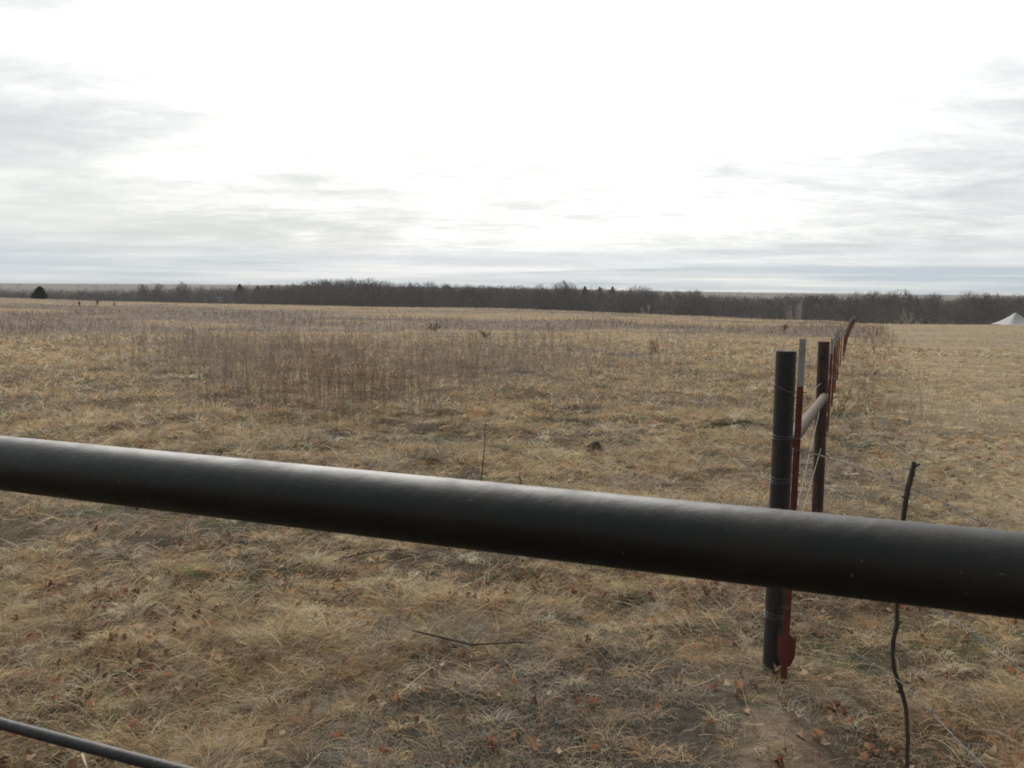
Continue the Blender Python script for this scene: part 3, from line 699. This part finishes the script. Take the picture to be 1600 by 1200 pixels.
# low brush on the far brown slope
R = random.Random(9)
SV = []; SF = []; SC = []; o = 0
for k in range(420):
    px = R.uniform(-300, 2000); d = R.uniform(620, 2300); th = math.atan((px-800)/F_PX); x, y = d*math.sin(th), d*math.cos(th)
    if fbm(np.array([x/150.]), np.array([y/60.]), 77, 2)[0] < 0.5: continue
    base = float(ground_z(np.array([x]), np.array([y]), False)[0]); H = R.uniform(2.5, 5.5)
    v, f, nl = pm[R.randrange(7)]
    vv = np.stack([v[:, 0]*H*1.5+x, v[:, 1]*H*1.5+y, v[:, 2]*H+base], 1)
    SV.append(vv); SF.append(f+o); SC.append(np.tile(np.array([0.075, 0.07, 0.062]), (len(v), 1))); o += len(v)
tag(link('hillside_brush', np_mesh('hillside_brush', np.vstack(SV), np.vstack(SF), np.vstack(SC)), M_twig), label='scattered dark brush dotting the far brown hills', cat='brush', kind='stuff')

# ------------------------------------------------------------------ foreground pipe fence
RZ = CAM_H-0.287
def on_z(px, py, z):
    r = cam_ray(px, py); t = (z-CAM_H)/r.z; return Vector((r.x*t, r.y*t, z))
pl = on_z(0, 723.0, RZ); pr = on_z(1600, 899.5, RZ)
pf_dir = (pr-pl).normalized()
L0 = pl-pf_dir*1.6; L1 = pr+pf_dir*1.25
pf = empty('pipe_fence', (L1.x, L1.y, 0), label='dark painted steel pipe fence crossing close in front of the camera', cat='fence')
MB().tube([L0+(L1-L0)*(k/24) for k in range(25)], 0.0445, 64).build('top_rail', M_rail, pf)
def rod_pt(px, py):
    r = cam_ray(px, py); nrm = Vector((-pf_dir.y, pf_dir.x, 0)); t = nrm.dot(pl)/nrm.dot(Vector((r.x, r.y, 0))); return Vector((r.x*t, r.y*t, CAM_H+r.z*t))
ra, rb = rod_pt(0, 1130), rod_pt(262, 1200); zr = (ra.z+rb.z)/2
def on_rail(s, z): p = L0+(L1-L0)*s; return Vector((p.x, p.y, z))
for k, z in enumerate((zr, zr-0.38)):
    MB().tube([on_rail(s/20, z+(ra.z-rb.z)*0.0) for s in range(21)], 0.0098, 14).build('sucker_rod', M_rod, pf)
for s in (0.0, 1.0):
    p = on_rail(s, 0)
    MB().tube([(p.x, p.y, -0.3), (p.x, p.y, RZ-0.03)], 0.0365, 24).build('post', M_rail, pf)

# ------------------------------------------------------------------ corner brace of the wire fence
def post_line(top, base, ext=0.25):
    dv = (base-top).normalized(); return [top, base+dv*ext]
A_top = at_y(1228.5, 548.5, 3.70); A_bot = at_y(1207.5, 1035, 3.66)
B_top = at_y(1287.5, 533.5, 6.45); B_bot = at_y(1277, 800, 6.45); B_bot = Vector((B_bot.x, B_bot.y, -0.05))
hb = empty('brace_assembly', (A_bot.x, A_bot.y, gz(A_bot.x, A_bot.y)), label='two dark steel pipe posts joined by a pinkish brace pipe at the fence corner', cat='fence post')
def hollow_post(name, top, bot, r, mat):
    V, F = tube([bot, top], r, 36, cap=False); m = MB().add(V, F)
    V2, F2 = tube([top, top-(top-bot).normalized()*0.10], r*0.84, 36, cap=False); m.add(V2, F2)
    n = 36; oo = len(V)
    for k in range(n): m.f.append([n+k, n+(k+1) % n, oo+(k+1) % n, oo+k])
    return m.build(name, mat, hb)
hollow_post('near_post', A_top, A_bot+(A_bot-A_top).normalized()*0.3, 0.0445, M_pipe_dark)
hollow_post('far_post', B_top, B_bot+(B_bot-B_top).normalized()*0.2, 0.0440, M_pipe_rust)
br0 = at_y(1235, 690, 3.70); br1 = at_y(1288, 620, 6.40)
MB().tube([br0, br1], 0.031, 28).build('brace_pipe', M_brace, hb)
def wrap(y_px, n, sag, th=0.0016, tilt=0.0):
    t = (y_px-548.5)/(1035-548.5); c = A_top*(1-t)+A_bot*t; m = MB()
    for k in range(n):
        pts = []
        for q in range(29):
            a = 2*math.pi*q/28; r = 0.0445+th*1.1
            pts.append((c.x+math.cos(a)*r, c.y+math.sin(a)*r, c.z-k*0.012+math.sin(a*1.0+k)*0.004+tilt*math.cos(a)))
        m.tube(pts, th, 6, cap=False)
    return m.build('wire_wrap', M_wire, hb)
def along(p, t): return p
wrap(676, 2, 0); wrap(741, 3, 0); wrap(953, 3, 0, tilt=-0.004)
# twisted wires from the near post, high loop and X brace
def twist(p0, p1, r=0.0016, sag=0.0, tw=0.018, n=None, barbs=0.0, seed=1, mid=None):
    p0 = Vector(p0); p1 = Vector(p1); ln = (p1-p0).length; n = n or max(8, int(ln/tw)); m = MB(); R = random.Random(seed)
    dv = (p1-p0).normalized(); s1 = dv.cross(Vector((0, 0, 1))).normalized(); s2 = dv.cross(s1)
    def pt(t):
        p = p0*(1-t)+p1*t; p.z -= sag*4*t*(1-t); return p
    for ph in (0, math.pi):
        m.tube([pt(k/n)+(s1*math.cos(k*1.57+ph)+s2*math.sin(k*1.57+ph))*r*0.95 for k in range(n+1)], r, 5)
    if barbs:
        q = barbs*0.6
        while q < ln-0.02:
            c = pt(q/ln)
            for e in range(4):
                a = R.uniform(0, 6.28); o_ = dv*R.choice((-1, 1))*0.004+(s1*math.cos(a)+s2*math.sin(a))*0.015
                m.tube([c-o_*0.2, c+o_], [r*0.95, r*0.3], 4)
            m.tube([c-dv*0.006, c+dv*0.006], r*2.2, 6); q += barbs*R.uniform(0.9, 1.1)
    return m
lp = at_y(1211, 602, 3.62); lp2 = at_y(1232, 612, 3.60); lp3 = at_y(1257, 613.5, 3.60); lp4 = at_y(1262, 612, 3.9); lp5 = at_y(1283, 599, 6.35)
m = MB()
for ph in (0, 1):
    o3 = Vector((0, 0, 0.0025*ph))
    m.tube([lp+o3+Vector((0.0, 0.06, 0.004)), lp+o3, (lp+lp2)/2-Vector((0, 0.006, 0.002))+o3, lp2-o3, lp3+o3, lp4-o3, (lp4+lp5)/2-Vector((0, 0, 0.01))+o3, lp5], 0.0017, 6)
m.tube([lp3, lp3+Vector((0.015, 0.0, -0.02)), lp3+Vector((0.02, 0.0, -0.045)), lp3+Vector((0.014, 0.01, -0.06))], 0.0015, 5)
m.build('tie_wire', M_wire, hb)
twist(at_y(1246, 790, 3.75), at_y(1281, 640, 6.38), 0.0013, 0.0, 0.05).build('tie_wire', M_wire, hb)
twist(at_y(1254, 800, 3.78), at_y(1283, 700, 6.38), 0.0013, 0.0, 0.05).build('tie_wire', M_wire, hb)

# ------------------------------------------------------------------ steel T posts
def tpost_mesh(top, bot, face, tip_len, w=0.034, spade=None, studs=True, thing_=None, sc=1.0, red=None):
    ax = (top-bot).normalized(); f = Vector((math.cos(face), math.sin(face), 0)); f = (f-ax*f.dot(ax)).normalized(); s = ax.cross(f)
    M3 = Matrix((s, f, ax)).transposed(); H = (top-bot).length; w *= sc; tk = 0.0045*sc
    prof = [(-w/2, 0), (w/2, 0), (w/2, tk), (tk/2, tk), (tk/2, w*0.95), (-tk/2, w*0.95), (-tk/2, tk), (-w/2, tk)]
    M4 = Matrix.Translation(bot) @ M3.to_4x4()
    body = MB().prism(prof, 0, H-tip_len, M4)
    if studs:
        z = 0.35
        while z < H-tip_len-0.02:
            body.box(M4 @ Vector((0, -0.0035, z)), (0.012*sc, 0.008, 0.016), M3); z += 0.054
    if spade:
        z = spade; hw = 0.040
        for sg in (-1, 1):
            out_ = [(0, -0.095), (sg*hw*0.5, -0.10), (sg*hw*0.95, -0.055), (sg*hw, 0.02), (sg*hw*0.98, 0.055), (sg*hw*0.8, 0.028), (sg*hw*0.3, 0.05), (0, 0.085)]
            if sg < 0: out_ = out_[::-1]
            V = [M4 @ Vector((px_, tk+0.001+dy+abs(px_)*0.35, z+pz)) for dy in (0, 0.004) for px_, pz in out_]; n = len(out_)
            body.add(V, [[q, (q+1) % n, n+(q+1) % n, n+q] for q in range(n)]+[list(range(n))[::-1], list(range(n, 2*n))])
    bo = body.build('stem', red or M_red, thing_, smooth=False)
    tip = MB().prism(prof, H-tip_len, H, M4)
    if studs: tip.box(M4 @ Vector((0, -0.0035, H-0.05)), (0.012*sc, 0.008, 0.016), M3)
    tip.build('painted_tip', M_tip, thing_, smooth=False)
T_top = at_y(1254.5, 529.5, 3.56); T_bot = at_y(1224.5, 1058, 3.53)
tp = empty('steel_post', tuple(T_bot), label='red steel T-post with a bare grey tip and anchor plate beside the near pipe post', cat='fence post')
tpost_mesh(T_top, T_bot-Vector((0, 0, 0.10)), math.radians(62), 0.205, 0.027, spade=0.245, thing_=tp)
gl = (T_top-T_bot)
for py in (684, 703, 948):     # wire clips on the near T-post
    c = at_y(1252-(py-530)*0.055, py, 3.535)
    MB().tube([c+Vector((-0.022, -0.006, 0.003)), c+Vector((0, -0.014, -0.002)), c+Vector((0.022, -0.006, 0.002)), c+Vector((0.02, 0.02, 0.0))], 0.0016, 5).build('wire_clip', M_wire, tp)

# long fence line of T posts
lf = empty('wire_fence', (FB[0], FB[1], gz(*FB)), label='long straight line of red steel posts with white tips running away behind the corner brace', cat='fence')
# post tops and feet as surveyed from the picture; ground distance chosen so spacing is even
tops = [(1300.8, 528.5), (1305.8, 521.5), (1309.5, 516), (1312.8, 513), (1316, 514.8), (1319.6, 515.5), (1322.0, 514.5), (1324.2, 509), (1326.0, 505.5), (1327.8, 503.5), (1329.4, 501.5), (1330.8, 500), (1332.0, 498.8), (1333.0, 497.6), (1333.9, 496.8), (1334.7, 496.2), (1335.4, 496.0), (1336.0, 496.4)]
tq = np.array(tops); tk_ = np.concatenate([np.arange(6), np.linspace(5.72, len(tops)-1, 19)]); tops = [(float(np.interp(q, range(len(tq)), tq[:, 0])), float(np.interp(q, range(len(tq)), tq[:, 1]))) for q in tk_]
yd = 10.3; LP = []
for k, (px, py) in enumerate(tops):
    tpnt = at_y(px, py, yd); gzv = gz(tpnt.x, tpnt.y)
    if tpnt.z-gzv < 0.80: tpnt.z = gzv+0.80
    if tpnt.z-gzv > 1.35: tpnt.z = gzv+1.35
    LP.append((tpnt, gzv)); yd += 2.4+0.02*k
    bt = Vector((tpnt.x-0.01, tpnt.y, gzv-0.25))
    nm = 'steel_post'
    sub = empty(nm); sub.parent = lf; sub.matrix_parent_inverse = Matrix.Translation(-Vector(lf.location))
    # the stem is the part; its tip is a sub-part
    holder = []
    tpost_mesh(tpnt, bt, math.radians(72+10*math.sin(k*2.3)), 0.19+0.03*math.sin(k*3.1), 0.033-0.009*min(1, k/8), studs=(k < 5), thing_=sub, sc=1.0, red=M_red_far)
    st_ = [c for c in sub.children if c.name.startswith('stem')][0]; tip_ = [c for c in sub.children if c.name.startswith('painted_tip')][0]
    inv = Matrix.Translation(-Vector(lf.location))
    st_.parent = lf; st_.matrix_parent_inverse = inv; st_.name = 'post'
    tip_.parent = st_; tip_.matrix_parent_inverse = inv.inverted() @ inv
    bpy.data.objects.remove(sub)
for h in (0.28, 0.52, 0.76):
    pts = [Vector((B_top.x+0.03, B_top.y, gz(B_top.x, B_top.y)+h+0.1))]+[Vector((p.x-0.02, p.y-0.01, gzv+h)) for p, gzv in LP]
    MB().tube(pts, 0.0016, 5).build('wire', M_wire, lf)

# side fence of barbed wire coming towards the right
sf = empty('barbed_wire_fence', (1.35, 3.3, gz(1.35, 3.3)), label='sagging barbed wire strands running from the corner post towards the right foreground', cat='fence')
def strand(pix, ys, seed):
    P = [at_y(px, py, yy) for (px, py), yy in zip(pix, ys)]
    # smooth through the measured points
    pts = []
    for k in range(len(P)-1):
        p0 = P[max(k-1, 0)]; p1 = P[k]; p2 = P[k+1]; p3 = P[min(k+2, len(P)-1)]
        n = max(4, int((p2-p1).length/0.018))
        for q in range(n):
            t = q/n; pts.append(0.5*((2*p1)+(p2-p0)*t+(2*p0-5*p1+4*p2-p3)*t*t+(3*p1-p0-3*p2+p3)*t**3))
    pts.append(P[-1]); m = MB(); Pp, T, N = frames(pts); R = random.Random(seed); r = 0.0014
    for ph in (0, math.pi):
        m.tube([p+(n_*math.cos(i_*1.3+ph)+t_.cross(n_)*math.sin(i_*1.3+ph))*r for i_, (p, t_, n_) in enumerate(zip(Pp, T, N))], r, 5)
    k = 4
    while k < len(pts)-1:
        p = pts[k]; t_ = T[k]; n_ = N[k]; b_ = t_.cross(n_)
        m.tube([p-t_*0.007, p+t_*0.007], r*2.4, 6)
        for e in range(4):
            a = R.uniform(0, 6.28); o_ = t_*(0.004 if e % 2 else -0.004)+(n_*math.cos(a)+b_*math.sin(a))*0.014
            m.tube([p, p+o_], [r, r*0.35], 4)
        k += R.choice((6, 7))
    return m.build('barbed_wire', M_wire, sf)
strand([(1237, 698), (1262, 706), (1312, 721), (1370, 740), (1428, 764), (1500, 798), (1570, 838), (1700, 925)], [3.62, 3.50, 3.32, 3.14, 2.97, 2.78, 2.60, 2.30], 1)
strand([(1236, 815), (1300, 845), (1410, 912), (1468, 955), (1535, 1000), (1600, 1050), (1720, 1150)], [3.62, 3.40, 2.98, 2.80, 2.60, 2.44, 2.2], 2)
strand([(1232, 938), (1262, 963), (1310, 1003), (1352, 1030), (1394, 1056), (1440, 1095), (1487, 1147), (1538, 1198), (1600, 1265)], [3.60, 3.46, 3.26, 3.10, 2.96, 2.80, 2.60, 2.42, 2.22], 3)
# crooked stick stay
sp = [(1428.5, 722), (1424.5, 742), (1418, 765), (1413, 800), (1408, 850), (1404, 905), (1401, 950), (1402, 975), (1396, 1000), (1394.5, 1022), (1397, 1045), (1406, 1072), (1412, 1090), (1417, 1120), (1418, 1160), (1418, 1215)]
sr = [0.0085, 0.0098, 0.010, 0.0088, 0.0085, 0.0082, 0.008, 0.0085, 0.0085, 0.0075, 0.0078, 0.0088, 0.0080, 0.0080, 0.0078, 0.0075]
ys_ = [2.955]*len(sp)
pts = [at_y(a_[0], a_[1], y_) for a_, y_ in zip(sp, ys_)]
fine_p = []; fine_r = []
R = random.Random(3)
for k in range(len(pts)-1):
    for q in range(5):
        t = q/5; fine_p.append(pts[k].lerp(pts[k+1], t)+Vector((R.gauss(0, .0007), R.gauss(0, .0007), 0))); fine_r.append((sr[k]*(1-t)+sr[k+1]*t)*R.uniform(.92, 1.08))
fine_p.append(pts[-1]); fine_r.append(sr[-1])
sk = MB().tube(fine_p, fine_r, 9)
for (k, dx, dz) in ((2, 0.022, 0.012), (24, -0.016, 0.012), (35, 0.02, 0.01), (58, -0.022, 0.006), (12, -0.016, 0.008)):
    p = fine_p[k]; sk.tube([p, p+Vector((dx, 0, dz))], [0.006, 0.004], 6)
so = sk.build('fence_stay', M_stick)
tag(so, label='crooked thin bare stick standing upright against the barbed wires', cat='stick')

# ------------------------------------------------------------------ white peaked tent far right
def tent():
    d = 150.0; p = at_y(1587, 490, d); base = gz(p.x, p.y)
    t = empty('peaked_tent', (p.x, p.y, base), label='white peaked tent with swept roof half seen at the right edge before the woods', cat='tent')
    ez = at_y(1587, 507.0, d).z; ex = abs(at_y(1558.5, 507, d).x-p.x); pk = p.z+0.25
    n = 14; ring = 32; V = []; F = []
    for i_ in range(n+1):
        u = i_/n; h = ez+(pk-ez)*(1-u)**1.45
        for k in range(ring):
            a = 2*math.pi*(k+0.5)/ring; c_, s_ = math.cos(a), math.sin(a); sq = 1/max(abs(c_), abs(s_)); rr = u*ex*(1+(min(sq, 1.25)-1)*0.9)
            scal = 1+0.03*math.cos(a*8)*u
            V.append((p.x+c_*rr*scal*(1.0), p.y+s_*rr*scal, h+0.05*math.cos(a*8)*u))
    for i_ in range(n):
        for k in range(ring): F.append([i_*ring+k, (i_+1)*ring+k, (i_+1)*ring+(k+1) % ring, i_*ring+(k+1) % ring])
    MB().add(V, F).build('roof', M_white, t)
    wm = MB()
    for k in range(ring):
        pass
    wall_r = ex*0.93
    pts_ = [(p.x+sx_*wall_r, p.y+sy_*wall_r) for sx_, sy_ in ((-1, -1), (1, -1), (1, 1), (-1, 1))]
    Vw = [(x_, y_, z_) for z_ in (base-0.5, ez-0.1) for x_, y_ in pts_]
    wm.add(Vw, [[q, (q+1) % 4, 4+(q+1) % 4, 4+q] for q in range(4)]).build('side_wall', pipe_mat('tent_side_cloth', (0.10, 0.08, 0.065), (0.16, 0.11, 0.08), 0.2, 0.9), t, smooth=False)
    MB().tube([(p.x, p.y, base-0.3), (p.x, p.y, pk+0.12)], 0.06, 8).build('centre_pole', M_pipe_rust, t)
tent()

# pale cross-barred pipe stand far off by the woods
def stand():
    d = 196.0; a_ = at_y(338.5, 465.5, d); b_ = at_y(349, 465.2, d); base = gz(a_.x, a_.y); m = MB()
    t = empty('pipe_stand', (a_.x, a_.y, base), label='tiny pale cross-barred pipe stand in front of the left woods', cat='stand')
    mid = (a_+b_)/2
    MB().tube([a_, b_], 0.09, 8).build('upper_bar', M_tip, t)
    MB().tube([a_+Vector((0.2, 0, -0.7)), b_+Vector((-0.2, 0, -0.7))], 0.06, 8).build('lower_bar', M_tip, t)
    for dx in (-0.28, 0.28): MB().tube([mid+Vector((dx, 0.1, 0.05)), Vector((mid.x+dx, mid.y+0.1, base-0.3))], 0.06, 8).build('leg', M_tip, t)
stand()

# ------------------------------------------------------------------ single plants, sticks, dung on the pasture
def shrub(px, py, H, wide, col, label, seed, n=260, name='bare_shrub'):
    # foot at a pixel on the ground: march the sight line
    r = cam_ray(px, py); t = 1.0
    while t < 400:
        p = Vector((0, 0, CAM_H))+r*t
        if p.z <= gz(p.x, p.y)+0.02: break
        t *= 1.01
    x, y = p.x, p.y; z = gz(x, y); rn = np.random.RandomState(seed); o_ = empty(name, (x, y, z), label=label, cat='shrub')
    S, p0, p1, w = tree_geo(seed, spread=0.8, levels=3, twigs=n, trunk_h=0.3, r0=0.03, tw_len=0.16, tw_w=0.004, multi=3)
    d = math.hypot(x, y); sc = np.array([H*wide, H*wide, H]); off = np.array([x, y, z])
    S = S.copy(); S[:, :3] = S[:, :3]*sc+off; S[:, 3:6] = S[:, 3:6]*sc+off; S[:, 6:] = np.maximum(S[:, 6:]*H*0.5, 0.00008*d)
    v, f = limbs_mesh(S, 4); me = np_mesh('stems', v, f); twig_tone(me, col); link('stems', me, M_twig, o_)
    v, f = twig_mesh(p0*sc+off, p1*sc+off, max(w*H*0.8, 0.00012*d), seed); me = np_mesh('twigs', v, f); twig_tone(me, col); link('twigs', me, M_twig, o_)
shrub(1225, 519, 0.42, 0.7, (0.33, 0.17, 0.09), 'small orange brown shrub far out in the pasture below the pale barked tree', 601)
shrub(1018, 566, 0.62, 0.6, (0.20, 0.14, 0.11), 'dark reddish twiggy weed standing alone in the right middle pasture', 602, 120)
shrub(677, 522, 0.5, 1.0, (0.18, 0.13, 0.10), 'low dark brown shrub in the centre pasture', 603)
shrub(760, 532, 0.4, 1.3, (0.16, 0.12, 0.10), 'wide low dark shrub right of the centre pasture', 604)
shrub(153, 478, 0.7, 0.6, (0.21, 0.18, 0.165), 'small grey bare shrub at the left field edge right of the round cedar', 605)
shrub(124, 478, 0.55, 0.6, (0.21, 0.18, 0.165), 'smaller grey bare shrub at the left field edge next to the round cedar', 606)
shrub(178, 478, 0.45, 0.5, (0.22, 0.19, 0.17), 'faint thin bare shrub, third from the cedar at the left field edge', 607)
def stalk(pix, yy, rad, mat, name, label, catg):
    pts_ = [at_y(a_, b_, y_) for (a_, b_), y_ in zip(pix, yy)]
    n = len(pts_); o_ = MB().tube(pts_, [rad*(1-0.6*i_/(n-1)) for i_ in range(n)], 6)
    return tag(o_.build(name, mat), label=label, cat=catg)
M_stem = pipe_mat('brown_weed_stem', (0.09, 0.055, 0.038), (0.14, 0.09, 0.06), 0.1, 0.9)
M_straw = pipe_mat('pale_straw_stem', (0.48, 0.40, 0.29), (0.38, 0.30, 0.2), 0.1, 0.9)
stalk([(747, 800), (753, 740), (757, 700), (758, 657)], [6.4, 6.4, 6.42, 6.45], 0.006, M_stem, 'weed_stalk', 'tall thin dark weed stalk rising above the middle of the rail', 'weed')
stalk([(814, 790), (814, 760), (812, 737)], [6.3, 6.3, 6.3], 0.006, M_stem, 'weed_stalk', 'short dark weed stub just above the rail right of the tall stalk', 'weed')
stalk([(1309, 655), (1322, 628), (1334, 594)], [10.2, 10.2, 10.3], 0.007, M_stem, 'weed_stalk', 'leaning reddish stalk right of the far pipe post', 'weed')
stalk([(648, 706), (650, 696), (650, 684)], [9.6, 9.6, 9.6], 0.011, M_straw, 'weed_stalk', 'pale straw coloured broken stalk in the grass left of centre', 'weed')
def ground_line(pix, rad, name, label, catg, mat, lift=0.03):
    pts_ = []
    for (px, py) in pix:
        r = cam_ray(px, py); t = 1.0
        while t < 60:
            p = Vector((0, 0, CAM_H))+r*t
            if p.z <= gz(p.x, p.y)+lift: break
            t *= 1.004
        pts_.append(p)
    n = len(pts_)
    return tag(MB().tube(pts_, [rad*(1-0.6*abs(2*i_/(n-1)-0.6)) for i_ in range(n)], 7).build(name, mat), label=label, cat=catg)
ground_line([(643, 985), (690, 996), (735, 1007), (765, 1006), (815, 1003), (840, 1007)], 0.0060, 'fallen_branch', 'dark fallen branch lying in the grass below the middle of the rail', 'branch', M_stick, 0.075)
ground_line([(530, 874), (560, 866), (600, 859), (640, 861)], 0.0055, 'fallen_branch', 'thin dark fallen branch lying close under the rail left of centre', 'branch', M_stick, 0.085)
ground_line([(128, 1178), (132, 1190), (137, 1202)], 0.006, 'dry_stem', 'short pale bent stem just below the lower rod at bottom left', 'stem', M_straw, 0.08)
# dark dung clod
r = cam_ray(931, 704); t = 1.0
while t < 60:
    p = Vector((0, 0, CAM_H))+r*t
    if p.z <= gz(p.x, p.y)+0.02: break
    t *= 1.004
m = MB(); R = random.Random(8); V = []; F = []
for i_ in range(7):
    for k in range(14):
        u = i_/6; a_ = 2*math.pi*k/14; rr = 0.085*math.sin(math.pi*min(0.97, 0.06+u*0.5))*R.uniform(.8, 1.2)*(1 if i_ else 0.1)
        V.append((p.x+math.cos(a_)*rr*1.2, p.y+math.sin(a_)*rr, p.z+0.10-0.12*u**1.4+R.uniform(-.008, .008)))
for i_ in range(6):
    for k in range(14): F.append([i_*14+k, (i_+1)*14+k, (i_+1)*14+(k+1) % 14, i_*14+(k+1) % 14])
tag(m.add(V, F).build('dung_clod', pipe_mat('dark_dung', (0.022, 0.019, 0.016), (0.035, 0.03, 0.024), 0.1, 0.95)), label='small dark dung clod in the grass above the rail, left of the near post', cat='dung')

# ------------------------------------------------------------------ haze
HAZE = True
if HAZE:
    m = MB().box((0, 0, -31), (6000, 6000, 106)); hz = m.build('haze', None, smooth=False)
    hm = bpy.data.materials.new('haze_air'); hm.use_nodes = True; gg = NG(hm.node_tree); gg.n.clear()
    o_ = gg.n.new('ShaderNodeOutputMaterial'); pv = gg.n.new('ShaderNodeVolumePrincipled')
    pv.inputs['Color'].default_value = (0.86, 0.90, 0.95, 1); pv.inputs['Density'].default_value = 0.00020
    gg.l.new(pv.outputs[0], o_.inputs['Volume']); hz.data.materials.append(hm)
    tag(hz, kind='stuff')
print('objects', len(bpy.data.objects))
